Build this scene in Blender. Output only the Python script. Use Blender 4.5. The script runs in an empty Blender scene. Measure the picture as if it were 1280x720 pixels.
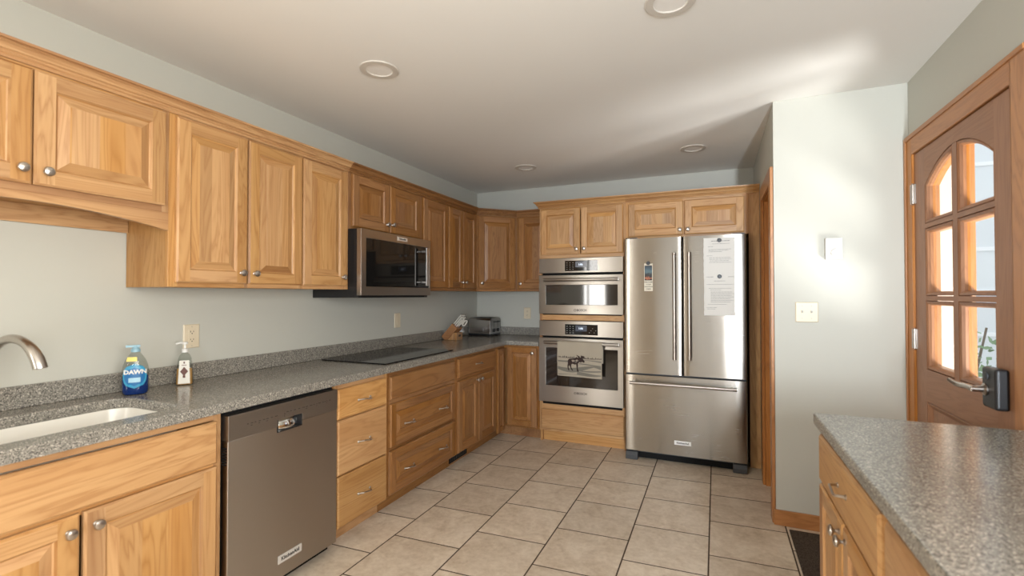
import bpy, bmesh, math, random
from mathutils import Vector, Matrix
random.seed(7)
S = bpy.context.scene
COL = S.collection
PI = math.pi

# ---------------------------------------------------------------- camera, world, lights, exposure
F = 591.06
yaw, pit, rol = [math.radians(a) for a in (-23.3178, .8193, -.0287)]
fw = Vector((math.sin(yaw)*math.cos(pit), math.cos(yaw)*math.cos(pit), math.sin(pit)))
rt = Vector((math.cos(yaw), -math.sin(yaw), 0)); up = rt.cross(fw)
Rv = math.cos(rol)*rt + math.sin(rol)*up
Uv = -math.sin(rol)*rt + math.cos(rol)*up
cam = bpy.data.objects.new('camera', bpy.data.cameras.new('camera')); COL.objects.link(cam)
cam.data.sensor_width = 36; cam.data.lens = F/1280*36; cam.data.clip_start = .02
M = Matrix((Rv, Uv, -fw)).transposed().to_4x4(); M.translation = Vector((2.4606, 0, 1.3372))
cam.matrix_world = M
S.camera = cam
cam.data.dof.use_dof = True; cam.data.dof.focus_distance = 4.2; cam.data.dof.aperture_fstop = 2.8

W = bpy.data.worlds.new('world'); S.world = W; W.use_nodes = True
bg = W.node_tree.nodes['Background']; bg.inputs[0].default_value = (.86, .93, 1, 1); bg.inputs[1].default_value = 1.5

def area(name, loc, target, sx, sy, power, col=(1, 1, 1), spread=180):
    l = bpy.data.lights.new(name, 'AREA'); l.shape = 'RECTANGLE'; l.size = sx; l.size_y = sy
    l.energy = power; l.color = col; l.spread = math.radians(spread)
    o = bpy.data.objects.new(name, l); COL.objects.link(o); o.location = loc
    d = Vector(target)-Vector(loc); o.rotation_euler = d.to_track_quat('-Z', 'Y').to_euler()
    return o
area('added_fill_rear_right', (3.27, -2.76, 1.25), (3.04, 2, 1.25), .24, 1.9, 110, (.83, .91, 1), 90)  # added unseen fill aimed at the partition, clear of the fridge's reflection
area('daylight_patio_window', (3.64, -.30, 1.52), (2.0, -.30, 1.50), 2.2, 1.15, 58, (1, .955, .88), 122)
area('added_fill_left', (-.16, -1.90, 1.55), (3.4, 1.2, 1.6), 1.1, 1.2, 72, (1, .97, .92), 130)  # added unseen fill from the left for the right wall and brown door
# sun glancing up off the bright step outside the glazed door
area('sun_bounce_off_step', (4.50, 1.47, .10), (2.25, 2.62, 2.476), 1.3, .70, 54, (1, .985, .97), 85)

S.view_settings.view_transform = 'Standard'; S.view_settings.look = 'None'
S.view_settings.exposure = 0.09; S.view_settings.gamma = 1.0
try: S.view_settings.use_curve_mapping = False
except Exception: pass

# ---------------------------------------------------------------- materials
def newmat(name):
    m = bpy.data.materials.new(name); m.use_nodes = True
    nt = m.node_tree; b = nt.nodes['Principled BSDF']
    return m, nt, b
def setp(b, col=None, rough=None, metal=None, spec=None, **k):
    if col is not None: b.inputs['Base Color'].default_value = (*col, 1)
    if rough is not None: b.inputs['Roughness'].default_value = rough
    if metal is not None: b.inputs['Metallic'].default_value = metal
    if spec is not None: b.inputs['Specular IOR Level'].default_value = spec
    for a, v in k.items(): b.inputs[a.replace('_', ' ')].default_value = v
def plain(name, col, rough=.5, metal=0, spec=.5, **k):
    m, nt, b = newmat(name); setp(b, col, rough, metal, spec, **k); return m
class N:
    """tiny node helper"""
    def __init__(s, nt): s.nt = nt
    def n(s, t, **k):
        o = s.nt.nodes.new(t)
        for a, v in k.items(): setattr(o, a, v)
        return o
    def put(s, sock, v):
        if hasattr(v, 'is_linked') or isinstance(v, bpy.types.NodeSocket): s.nt.links.new(v, sock)
        elif v is not None: sock.default_value = v
    def math(s, op, a, b=None, c=None):
        o = s.n('ShaderNodeMath', operation=op); s.put(o.inputs[0], a)
        if b is not None: s.put(o.inputs[1], b)
        if c is not None: s.put(o.inputs[2], c)
        return o.outputs[0]
    def vm(s, op, a, b=None):
        o = s.n('ShaderNodeVectorMath', operation=op); s.put(o.inputs[0], a)
        if b is not None: s.put(o.inputs[1], b)
        return o.outputs[0]
    def noise(s, vec, scale, detail=3, rough=.5, dist=0, dim='3D'):
        o = s.n('ShaderNodeTexNoise', noise_dimensions=dim); s.put(o.inputs['Vector'], vec)
        o.inputs['Scale'].default_value = scale; o.inputs['Detail'].default_value = detail
        o.inputs['Roughness'].default_value = rough; o.inputs['Distortion'].default_value = dist
        return o.outputs['Fac']
    def ramp(s, f, stops):
        o = s.n('ShaderNodeValToRGB'); s.put(o.inputs[0], f); e = o.color_ramp.elements
        while len(e) < len(stops): e.new(.5)
        for q, (p, c) in zip(e, stops):
            q.position = p; q.color = (*c, 1) if len(c) == 3 else c
        return o.outputs[0]
    def mix(s, f, a, b, mode='MIX'):
        o = s.n('ShaderNodeMix', data_type='RGBA', blend_type=mode)
        s.put(o.inputs[0], f); s.put(o.inputs[6], a if not isinstance(a, tuple) else (*a, 1)); s.put(o.inputs[7], b if not isinstance(b, tuple) else (*b, 1))
        return o.outputs[2]
    def white(s, v):
        o = s.n('ShaderNodeTexWhiteNoise', noise_dimensions='1D'); s.put(o.inputs['W'], v); return o.outputs['Value']
    def bump(s, h, strength, dist, b):
        o = s.n('ShaderNodeBump'); o.inputs['Strength'].default_value = strength; o.inputs['Distance'].default_value = dist
        s.put(o.inputs['Height'], h); s.nt.links.new(o.outputs[0], b.inputs['Normal'])

def wood(name, axis, light, mid, dark, stave=0, rough=.38, var=.26, heart=.64, contrast=1.0):
    m, nt, b = newmat(name); h = N(nt)
    tc = h.n('ShaderNodeTexCoord').outputs['Object']
    at = h.n('ShaderNodeAttribute', attribute_name='pid').outputs['Fac']
    rnd = h.n('ShaderNodeObjectInfo').outputs['Random']
    seed = h.math('ADD', h.math('MULTIPLY', at, 37.3), h.math('MULTIPLY', rnd, 91.7))
    if stave:
        sx = h.n('ShaderNodeSeparateXYZ'); h.put(sx.inputs[0], tc)
        q = sx.outputs['XYZ'.index(stave[0])]
        wob = h.math('ADD', h.math('DIVIDE', q, stave[1]), h.math('MULTIPLY', rnd, 7.0))
        sid = h.math('FLOOR', wob)
        seed = h.math('ADD', seed, h.math('MULTIPLY', sid, 5.713))
    off = h.n('ShaderNodeCombineXYZ')
    h.put(off.inputs[0], seed); h.put(off.inputs[1], h.math('MULTIPLY', seed, .37)); h.put(off.inputs[2], h.math('MULTIPLY', seed, .71))
    sc = {'v': (7.5, 7.5, .75), 'h': (.75, 7.5, 7.5), 'd': (7.5, .75, 7.5)}[axis]
    fi = {'v': (150, 150, 4), 'h': (4, 150, 150), 'd': (150, 4, 150)}[axis]
    v1 = h.vm('ADD', h.vm('MULTIPLY', tc, sc), off.outputs[0])
    f1 = h.noise(v1, .8, 4, .5, 1.4)
    rings = h.math('FRACT', h.math('MULTIPLY', f1, 13.0))
    rings = h.math('ABSOLUTE', h.math('SUBTRACT', rings, .5))
    v2 = h.vm('ADD', h.vm('MULTIPLY', tc, fi), off.outputs[0])
    f2 = h.noise(v2, 1.0, 2, .6)
    c = h.ramp(f1, [(.28, light), (.52, tuple(.55*a+.45*q for a, q in zip(light, mid))), (.70, mid), (.86, tuple(.5*a+.5*q for a, q in zip(mid, dark)))])
    c = h.mix(h.math('MULTIPLY', h.math('POWER', h.math('MULTIPLY', rings, 2.0), 2.2), .72*contrast), c, tuple(.6*a+.4*q for a, q in zip(mid, dark)))
    c = h.mix(h.math('MULTIPLY', f2, .22*contrast), c, dark)
    tint = h.white(seed)
    hv = h.noise(h.vm('ADD', h.vm('MULTIPLY', tc, tuple(a*.5 for a in sc)), h.vm('MULTIPLY', off.outputs[0], (2, 2, 2))), 1.0, 2, .5, .6)
    hm = h.math('MULTIPLY', h.ramp(hv, [(heart-.06, (0, 0, 0)), (heart+.05, (1, 1, 1))]), .62)
    c = h.mix(hm, c, dark)
    hs = h.n('ShaderNodeHueSaturation'); h.put(hs.inputs['Color'], c)
    h.put(hs.inputs['Value'], h.math('ADD', 1-var*.55, h.math('MULTIPLY', tint, var)))
    h.put(hs.inputs['Saturation'], h.math('ADD', .92, h.math('MULTIPLY', h.white(h.math('ADD', seed, 3.1)), .14)))
    nt.links.new(hs.outputs[0], b.inputs['Base Color'])
    setp(b, rough=rough, spec=.4)
    h.bump(f2, .08, .0006, b)
    return m

HL, HM, HD = (.59, .350, .150), (.45, .228, .080), (.25, .100, .030)
HV = wood('hickory_upright', 'v', HL, HM, HD)
HH = wood('hickory_level', 'h', HL, HM, HD)
HP = wood('hickory_panel', 'v', HL, HM, HD, stave=('X', .085), var=.20, heart=.68)
HPH = wood('hickory_panel_level', 'h', HL, HM, HD, stave=('Z', .11), var=.2, heart=.60)
HDEP = wood('hickory_lengthwise', 'd', HL, HM, HD)
FIN = {'pale': [HV, HH, HP, HPH, HDEP]}
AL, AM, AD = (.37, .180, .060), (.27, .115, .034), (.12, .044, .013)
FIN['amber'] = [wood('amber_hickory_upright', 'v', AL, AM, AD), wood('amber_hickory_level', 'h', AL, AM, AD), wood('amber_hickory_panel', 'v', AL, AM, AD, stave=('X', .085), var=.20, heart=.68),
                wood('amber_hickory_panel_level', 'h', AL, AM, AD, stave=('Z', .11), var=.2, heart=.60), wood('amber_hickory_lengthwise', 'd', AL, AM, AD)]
def finish(k):
    global HV, HH, HP, HPH, HDEP, DM, DMH
    HV, HH, HP, HPH, HDEP = FIN[k]; DM = [HV, HH, HP]; DMH = [HV, HH, HPH]
finish('pale')
FV = wood('fir_upright', 'v', (.50, .215, .058), (.40, .155, .038), (.22, .075, .018), var=.12, heart=.8)
FH = wood('fir_level', 'h', (.50, .215, .058), (.40, .155, .038), (.22, .075, .018), var=.12, heart=.8)
FD = wood('fir_lengthwise', 'd', (.50, .215, .058), (.40, .155, .038), (.22, .075, .018), var=.12, heart=.8)
DV = wood('door_brown_wood', 'v', (.37, .185, .098), (.30, .140, .070), (.19, .084, .040), var=.1, heart=.85, rough=.45)
DD = wood('door_brown_wood_level', 'd', (.37, .185, .098), (.30, .140, .070), (.19, .084, .040), var=.1, heart=.85, rough=.45)
BLK_L = wood('knife_block_pale', 'v', (.52, .30, .13), (.42, .22, .09), (.28, .13, .05), stave=('X', .018), var=.3, heart=.9)
BLK_D = wood('knife_block_warm', 'h', (.40, .20, .085), (.33, .15, .06), (.22, .09, .04), var=.1, heart=.9)

def wallmat(name, col):
    m, nt, b = newmat(name); h = N(nt); tc = h.n('ShaderNodeTexCoord').outputs['Object']
    setp(b, col, .7, spec=.25); h.bump(h.noise(tc, 240, 2, .6), .06, .001, b); return m
PAINT = wallmat('wall_paint', (.50, .495, .44))
CEIL = wallmat('ceiling_paint', (.81, .795, .755))

def tilemat():
    m, nt, b = newmat('floor_tile'); h = N(nt)
    tc = h.n('ShaderNodeTexCoord').outputs['Object']
    sp = h.n('ShaderNodeSeparateXYZ'); h.put(sp.inputs[0], tc); X, Y = sp.outputs[0], sp.outputs[1]
    s, t = .4021, .3997
    u = h.math('DIVIDE', h.math('SUBTRACT', X, .8107), s); cu = h.math('FLOOR', u); fu = h.math('SUBTRACT', u, cu)
    par = h.math('ABSOLUTE', h.math('MODULO', cu, 2.0))
    yy = h.math('SUBTRACT', h.math('SUBTRACT', Y, 2.185), h.math('MULTIPLY', h.math('SUBTRACT', X, 1.01), .045))
    v = h.math('ADD', h.math('DIVIDE', yy, t), h.math('MULTIPLY', par, .5)); cv = h.math('FLOOR', v); fv = h.math('SUBTRACT', v, cv)
    eu = h.math('MULTIPLY', h.math('MINIMUM', fu, h.math('SUBTRACT', 1.0, fu)), s)
    ev = h.math('MULTIPLY', h.math('MINIMUM', fv, h.math('SUBTRACT', 1.0, fv)), t)
    e = h.math('MINIMUM', eu, ev)
    mr = h.n('ShaderNodeMapRange', interpolation_type='SMOOTHSTEP'); h.put(mr.inputs[0], e)
    mr.inputs[1].default_value = .0026; mr.inputs[2].default_value = .0048
    g = mr.outputs[0]
    cid = h.math('ADD', h.math('MULTIPLY', cu, 13.17), h.math('MULTIPLY', cv, 7.31))
    off = h.n('ShaderNodeCombineXYZ'); h.put(off.inputs[0], h.math('MULTIPLY', cid, 3.3)); h.put(off.inputs[2], cid)
    vv = h.vm('ADD', tc, off.outputs[0])
    n1 = h.noise(vv, 5.5, 6, .65, .9); n2 = h.noise(vv, 38, 4, .6, .3)
    f = h.math('ADD', h.math('MULTIPLY', n1, .62), h.math('MULTIPLY', n2, .38))
    c = h.ramp(f, [(.30, (.47, .365, .255)), (.46, (.62, .515, .395)), (.60, (.73, .63, .505)), (.74, (.78, .70, .58))])
    hs = h.n('ShaderNodeHueSaturation'); h.put(hs.inputs['Color'], c)
    h.put(hs.inputs['Value'], h.math('ADD', .92, h.math('MULTIPLY', h.white(cid), .14)))
    c = h.mix(g, (.060, .036, .020), hs.outputs[0])
    nt.links.new(c, b.inputs['Base Color'])
    nt.links.new(h.math('SUBTRACT', .85, h.math('MULTIPLY', g, .45)), b.inputs['Roughness'])
    setp(b, spec=.4)
    h.bump(h.math('ADD', g, h.math('MULTIPLY', n2, .12)), .35, .003, b)
    return m
TILE = tilemat()

def speckle():
    m, nt, b = newmat('speckled_counter'); h = N(nt)
    tc = h.n('ShaderNodeTexCoord').outputs['Object']
    vo = h.n('ShaderNodeTexVoronoi', feature='F1'); h.put(vo.inputs['Vector'], tc); vo.inputs['Scale'].default_value = 300
    w = h.n('ShaderNodeSeparateColor'); h.put(w.inputs[0], vo.outputs['Color'])
    n = h.noise(tc, 420, 2, .6)
    c = h.ramp(w.outputs[0], [(0, (.030, .030, .028)), (.20, (.045, .044, .042)), (.24, (.165, .155, .135)), (.62, (.235, .22, .19)), (.84, (.28, .26, .225)), (.88, (.50, .46, .39)), (1, (.60, .55, .47))])
    for el in nt.nodes:
        pass
    c = h.mix(.3, c, h.ramp(n, [(.35, (.06, .057, .05)), (.65, (.42, .39, .335))]))
    nt.links.new(c, b.inputs['Base Color'])
    setp(b, rough=.2, spec=.5)
    return m
SPECK = speckle()

def steel(name, col, rough, axis, wave=0.0, aniso=.95):
    m, nt, b = newmat(name); h = N(nt)
    tc = h.n('ShaderNodeTexCoord').outputs['Object']
    sc = {'x': (3, 260, 260), 'z': (260, 260, 3), 'y': (260, 3, 260)}[axis]
    n = h.noise(h.vm('MULTIPLY', tc, sc), 1, 2, .6)
    sm = h.noise(tc, 4.5, 3, .6, .8)
    nt.links.new(h.math('ADD', rough-.05, h.math('ADD', h.math('MULTIPLY', n, .07), h.math('MULTIPLY', sm, .09))), b.inputs['Roughness'])
    c = h.mix(h.math('MULTIPLY', n, .25), tuple(col), tuple(a*.82 for a in col))
    nt.links.new(c, b.inputs['Base Color'])
    setp(b, metal=1)
    b.inputs['Anisotropic'].default_value = aniso
    tg = h.n('ShaderNodeTangent', direction_type='RADIAL', axis='Z'); nt.links.new(tg.outputs[0], b.inputs['Tangent']); b.inputs['Anisotropic Rotation'].default_value = .25
    if wave:
        wv = h.noise(h.vm('MULTIPLY', tc, (5.5, 5.5, 1.0)), 1, 1, .4)
        h.bump(wv, wave, .05, b)
    return m
STEEL = steel('stainless_level', (.43, .405, .37), .30, 'x')
STEEL_V = steel('stainless_upright', (.385, .355, .31), .22, 'x', .045)
DWSTEEL = steel('stainless_dark', (.56, .51, .455), .36, 'x', .02)
NICKEL = plain('brushed_nickel', (.50, .46, .42), .28, 1)
BRONZE = plain('handle_steel', (.36, .31, .26), .36, 1)
CHROME = plain('chrome', (.75, .75, .74), .1, 1)
BLACK = plain('black_plastic', (.012, .012, .013), .4)
BLACKM = plain('matte_black', (.006, .006, .006), .8, spec=.2)
DGREY = plain('dark_grey_plastic', (.045, .047, .05), .5)
BGLASS = plain('black_glass', (.008, .0075, .007), .045, spec=.35)
COOKG = plain('cooktop_glass', (.006, .006, .007), .07, spec=.12)
OVGLASS = plain('oven_glass', (.014, .011, .009), .05, spec=.7)
WHITE = plain('white_paint', (.82, .80, .76), .45)
CANIN = plain('reflector_white', (.86, .84, .80), .35)
IVORY = plain('ivory_plastic', (.66, .57, .42), .4)
WPLAST = plain('white_plastic', (.69, .675, .64), .4)
SINKW = plain('white_sink', (.77, .74, .67), .22, spec=.5)
PAPERM = plain('paper', (.70, .68, .63), .6, spec=.3)
INK = plain('print_grey', (.30, .29, .27), .6)
INKD = plain('print_dark', (.05, .045, .04), .6)
SIGNM = plain('sign_cream', (.68, .61, .48), .6)
BADGE = plain('badge_silver', (.80, .79, .77), .3, .6)
BLUE = plain('label_blue', (.012, .13, .33), .35)
BLUE2 = plain('label_teal', (.04, .28, .46), .35)
YEL = plain('sticker_yellow', (.78, .62, .16), .5)
LABELW = plain('label_white', (.66, .63, .56), .5)
BROWNL = plain('label_brown', (.10, .025, .012), .5)
CAPM = plain('cap_blue', (.25, .42, .50), .35)
LIQB = plain('blue_liquid', (.004, .03, .18), .08)
LIQA = plain('amber_liquid', (.46, .25, .085), .1)
def glassy(name, col, f=.12, rough=.03):
    m, nt, b = newmat(name); h = N(nt)
    tr = h.n('ShaderNodeBsdfTransparent'); tr.inputs[0].default_value = (*col, 1)
    gl = h.n('ShaderNodeBsdfGlossy'); gl.inputs['Roughness'].default_value = rough
    fr = h.n('ShaderNodeFresnel'); fr.inputs[0].default_value = 1.45; ge = h.n('ShaderNodeNewGeometry')
    k = h.math('MULTIPLY', fr.outputs[0], h.math('SUBTRACT', 1.0, ge.outputs['Backfacing']))
    mx = h.n('ShaderNodeMixShader'); nt.links.new(k, mx.inputs[0])
    nt.links.new(tr.outputs[0], mx.inputs[1]); nt.links.new(gl.outputs[0], mx.inputs[2])
    nt.links.new(mx.outputs[0], nt.nodes['Material Output'].inputs[0]); return m
PANE = glassy('window_glass', (.97, .98, .98))
CLEARP = glassy('clear_plastic', (.80, .82, .80))
DISP = plain('display_light', (.0, .0, .0), .3, Emission_Color=(.75, .85, 1, 1), Emission_Strength=1.2)
DISPB = plain('display_panel', (.02, .022, .03), .15, Emission_Color=(.25, .33, .5, 1), Emission_Strength=.08)

# ---------------------------------------------------------------- mesh builder
def wmat(o):
    m = o.matrix_basis.copy()
    while o.parent: o = o.parent; m = o.matrix_basis @ m
    return m
class MB:
    def __init__(s): s.v = []; s.f = []; s.m = []; s.sm = []; s.p = []; s.pid = random.random()
    def newpid(s): s.pid = random.random()
    def add(s, verts, faces, m=0, smooth=False, pid=None):
        b = len(s.v); s.v += [tuple(q) for q in verts]
        if pid is None: s.pid = random.random()
        for f in faces:
            s.f.append([b+i for i in f]); s.m.append(m); s.sm.append(smooth); s.p.append(s.pid)
    def box(s, x0, x1, y0, y1, z0, z1, m=0):
        if x1 < x0: x0, x1 = x1, x0
        if y1 < y0: y0, y1 = y1, y0
        if z1 < z0: z0, z1 = z1, z0
        v = [(x, y, z) for z in (z0, z1) for y in (y0, y1) for x in (x0, x1)]
        s.add(v, [(0, 2, 3, 1), (4, 5, 7, 6), (0, 1, 5, 4), (2, 6, 7, 3), (0, 4, 6, 2), (1, 3, 7, 5)], m); return s
    def prism(s, poly, axis, a, b, m=0, caps=True, smooth=False):
        """poly: 2D points; axis: extruded axis. 2D coords are the two other axes in xyz order."""
        def p3(q, t):
            l = list(q); l.insert('xyz'.index(axis), t); return tuple(l)
        n = len(poly); v = [p3(q, a) for q in poly]+[p3(q, b) for q in poly]
        f = [(i, (i+1) % n, n+(i+1) % n, n+i) for i in range(n)]
        s.add(v, f, m, smooth)
        if caps: s.add(v, [tuple(range(n))[::-1], tuple(range(n, 2*n))], m, False, pid=1)
        return s
    def loft(s, rings, m=0, smooth=False, closed=True, cap0=True, cap1=True):
        n = len(rings[0]); v = [p for r in rings for p in r]; f = []
        for k in range(len(rings)-1):
            for i in range(n if closed else n-1):
                j = (i+1) % n; f.append((k*n+i, k*n+j, (k+1)*n+j, (k+1)*n+i))
        s.add(v, f, m, smooth)
        if cap0: s.add(rings[0], [tuple(range(n))[::-1]], m, False, pid=1)
        if cap1: s.add(rings[-1], [tuple(range(n))], m, False, pid=1)
        return s
    def lathe(s, prof, c=(0, 0, 0), d=(0, 0, 1), m=0, n=20, sx=1, sy=1):
        d = Vector(d).normalized(); a = d.orthogonal().normalized()
        if abs(d.z) > .9: a = Vector((1, 0, 0))
        b = d.cross(a)
        rings = []
        for (r, h) in prof:
            rings.append([tuple(Vector(c)+d*h+(a*math.cos(2*PI*i/n)*sx+b*math.sin(2*PI*i/n)*sy)*max(r, 1e-5)) for i in range(n)])
        return s.loft(rings, m, True, True, prof[0][0] > 1e-4, prof[-1][0] > 1e-4)
    def tube(s, path, r, m=0, n=10, caps=True, rr=None):
        P = [Vector(p) for p in path]; rings = []; prev = None
        for i, p in enumerate(P):
            t = (P[min(i+1, len(P)-1)]-P[max(i-1, 0)]).normalized()
            if prev is None: a = t.orthogonal().normalized()
            else: a = (prev-t*prev.dot(t)).normalized()
            prev = a; b = t.cross(a); q = rr[i] if rr else r
            rings.append([tuple(p+(a*math.cos(2*PI*k/n)+b*math.sin(2*PI*k/n))*q) for k in range(n)])
        return s.loft(rings, m, True, True, caps, caps)
    def xf(s, f): s.v = [tuple(f(Vector(p))) for p in s.v]; return s
    def mat(s, M): s.v = [tuple(M @ Vector(p)) for p in s.v]; return s
    def join(s, o, m=0):
        b = len(s.v); s.v += o.v; s.f += [[b+i for i in f] for f in o.f]; s.m += [m if m is not None else q for q in o.m]; s.sm += o.sm; s.p += o.p; return s
    def build(s, name, mats, parent=None, bevel=0, world=False, seg=2):
        if not isinstance(mats, (list, tuple)): mats = [mats]
        me = bpy.data.meshes.new(name)
        v = s.v
        if world and parent is not None:
            inv = wmat(parent).inverted(); v = [tuple(inv @ Vector(p)) for p in v]
        me.from_pydata(v, [], s.f)
        for q in mats: me.materials.append(q)
        me.polygons.foreach_set('material_index', s.m); me.polygons.foreach_set('use_smooth', s.sm)
        at = me.attributes.new('pid', 'FLOAT', 'FACE'); at.data.foreach_set('value', s.p)
        bm = bmesh.new(); bm.from_mesh(me); bmesh.ops.remove_doubles(bm, verts=bm.verts, dist=1e-6)
        bmesh.ops.recalc_face_normals(bm, faces=bm.faces)
        for e in bm.edges:
            if len(e.link_faces) == 2 and e.calc_face_angle(0) > .65: e.smooth = False
        bm.to_mesh(me); bm.free(); me.update()
        o = bpy.data.objects.new(name, me); COL.objects.link(o)
        if parent is not None: o.parent = parent
        if bevel:
            b = o.modifiers.new('bevel', 'BEVEL'); b.width = bevel; b.segments = seg; b.limit_method = 'ANGLE'; b.angle_limit = math.radians(40)
            b.harden_normals = False
        return o
def fillholes(outer, holes, axis, a, b, m=0):
    """flat slab with holes: outline + holes in 2D, extruded along axis from a to b -> MB"""
    bm = bmesh.new()
    def p3(q, t):
        l = list(q); l.insert('xyz'.index(axis), t); return l
    es = []
    for loop in [outer]+holes:
        vs = [bm.verts.new(p3(q, a)) for q in loop]
        es += [bm.edges.new((vs[i], vs[(i+1) % len(vs)])) for i in range(len(vs))]
    bmesh.ops.triangle_fill(bm, edges=es, use_beauty=True)
    bmesh.ops.dissolve_limit(bm, angle_limit=.001, verts=bm.verts[:], edges=bm.edges[:])
    ge = bmesh.ops.extrude_face_region(bm, geom=bm.faces[:])
    d = Vector(p3((0, 0), b-a))
    bmesh.ops.translate(bm, vec=d, verts=[g for g in ge['geom'] if isinstance(g, bmesh.types.BMVert)])
    bm.verts.index_update()
    mb = MB(); mb.add([v.co[:] for v in bm.verts], [[v.index for v in f.verts] for f in bm.faces], m); bm.free(); return mb
def textmb(body, size, M, m=0, depth=.0004, align='CENTER', bold=0.0):
    cu = bpy.data.curves.new('lettering', 'FONT'); cu.body = body; cu.size = size; cu.extrude = depth
    cu.align_x = align; cu.align_y = 'CENTER'; cu.resolution_u = 2; cu.offset = bold
    o = bpy.data.objects.new('lettering', cu); COL.objects.link(o)
    dg = bpy.context.evaluated_depsgraph_get(); dg.update()
    me = bpy.data.meshes.new_from_object(o.evaluated_get(dg))
    mb = MB(); mb.add([tuple(M @ v.co) for v in me.vertices], [list(p.vertices) for p in me.polygons], m)
    bpy.data.objects.remove(o); bpy.data.curves.remove(cu); bpy.data.meshes.remove(me)
    return mb
def tag(o, label=None, cat=None, group=None, kind=None):
    if label: o['label'] = label
    if cat: o['category'] = cat
    if group: o['group'] = group
    if kind: o['kind'] = kind
    return o
def empty(name, loc, rz=0, label=None, cat=None, group=None, kind=None):
    o = bpy.data.objects.new(name, None); o.empty_display_size = .05; COL.objects.link(o)
    o.matrix_basis = Matrix.Translation(loc) @ Matrix.Rotation(rz, 4, 'Z')
    return tag(o, label, cat, group, kind)
def st(o, label, cat): return tag(o, label, cat, None, 'structure')

# ---------------------------------------------------------------- room shell
H = 2.476; DB = 4.72; XR = 3.414; XP = 2.776; YP = 3.159; YR = -2.6
st(MB().box(-.12, 3.564, YR-.12, DB+.12, -.10, 0).build('floor', TILE), 'beige square floor tiles in staggered rows with brown grout', 'floor')
CANS = [(.905, 1.915), (2.305, 1.915), (.905, 3.92), (2.305, 3.92)]
cb = MB(); gx = [-.12, .755, 1.055, 2.155, 2.455, 3.564]; gy = [YR-.12, 1.765, 2.065, 3.77, 4.07, DB+.12]
for i in range(5):
    for j in range(5):
        xa, xb, ya, yb = gx[i], gx[i+1], gy[j], gy[j+1]
        if i in (1, 3) and j in (1, 3):
            cx, cy = (xa+xb)/2, (ya+yb)/2; n = 32; hw, hd = (xb-xa)/2, (yb-ya)/2; v = []
            for k in range(n):
                q = 2*PI*k/n; c_, s_ = math.cos(q), math.sin(q); m_ = max(abs(c_), abs(s_))
                v.append((cx+hw*c_/m_, cy+hd*s_/m_, H))
            v += [(cx+.068*math.cos(2*PI*k/n), cy+.068*math.sin(2*PI*k/n), H) for k in range(n)]
            cb.add(v, [(k, (k+1) % n, n+(k+1) % n, n+k) for k in range(n)])
            lower = v[n:]; cb.loft([lower, [(p[0], p[1], H+.084) for p in lower]], 0, True, True, False, False)
        else: cb.add([(xa, ya, H), (xb, ya, H), (xb, yb, H), (xa, yb, H)], [(0, 1, 2, 3)])
cb.box(-.12, 3.564, YR-.12, DB+.12, H+.084, H+.14)
st(cb.build('ceiling', CEIL), 'white painted kitchen ceiling with recessed lights', 'ceiling')
st(MB().box(-.12, 0, YR-.12, -2.5, 0, H).box(-.12, 0, -2.5, -1.3, 0, .9).box(-.12, 0, -2.5, -1.3, 2.15, H).box(-.12, 0, -1.3, DB+.12, 0, H).build('wall_left', PAINT), 'grey green painted wall behind the sink and cooktop', 'wall')
st(MB().box(0, XR, DB, DB+.12, 0, H).build('wall_back', PAINT), 'grey green painted wall behind ovens and fridge', 'wall')
wr = MB()
wr.box(0, 1.50, YR-.12, YR, 0, H).box(2.50, 3.15, YR-.12, YR, 0, H).box(1.50, 2.50, YR-.12, YR, 2.13, H).box(3.15, XR, YR-.12, YR, 2.20, H).box(3.15, XR, YR-.12, YR, 0, .25)
REARP = wallmat('rear_wall_paint', (.36, .28, .20))
st(wr.build('wall_rear', REARP), 'painted wall with a window behind the camera', 'wall')
DY0, DY1, DZ = 2.155, 3.075, 2.075         # entry door opening
ww = MB()
ww.box(XR, XR+.15, YR-.12, -1.45, 0, H).box(XR, XR+.15, -1.45, .85, 0, .93).box(XR, XR+.15, -1.45, .85, 2.12, H)
ww.box(XR, XR+.15, .85, DY0, 0, H).box(XR, XR+.15, DY0, DY1, DZ, H).box(XR, XR+.15, DY1, DB+.12, 0, H)
st(ww.build('wall_right', PAINT), 'painted wall that holds the glazed brown door', 'wall')
HY0, HY1, HZ = 3.255, 3.775, 2.01          # pantry doorway
pw = MB()
pw.box(XP, XR-.0005, YP, YP+.09, 0, H-.0005)
pw.box(XP, XP+.11, YP+.09, HY0, 0, H-.0005).box(XP, XP+.11, HY0, HY1, HZ, H-.0005).box(XP, XP+.11, HY1, DB-.0005, 0, H-.0005)
st(pw.build('wall_partition', PAINT), 'pale partition wall between the fridge and the brown door', 'wall')
st(MB().box(XP-.012, XR-.02, YP-.014, YP-.0005, 0.0005, .088).build('baseboard_partition', FH, None, .003), 'orange wood baseboard under the light switch', 'baseboard')
# windows behind the camera; the left and narrow rear ones are added for their light
def window(n, axis, c0, c1, z0, z1, at, depth, label):
    mb = MB(); t = .05
    def bar(a0, a1, b0, b1):
        if axis == 'x': mb.box(a0, a1, at, at+depth, b0, b1)
        else: mb.box(at, at+depth, a0, a1, b0, b1)
    bar(c0, c0+t, z0, z1); bar(c1-t, c1, z0, z1); bar(c0+t, c1-t, z0, z0+t); bar(c0+t, c1-t, z1-t, z1)
    
    if c1-c0 > .8: bar((c0+c1)/2-.02, (c0+c1)/2+.02, z0+t, z1-t)
    st(mb.build('window_%d' % n, WHITE), label, 'window')
window(4, 'y', -2.499, -1.301, .901, 2.149, -.10, .05, 'added white window frame in the left wall behind the camera')  # made-up opening for the left fill lamp
window(3, 'x', 3.151, XR-.001, .251, 2.20, YR-.1, .05, 'added narrow white window frame behind the camera at right')  # made-up slot for the partition fill, kept out of the fridge's reflection
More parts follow.
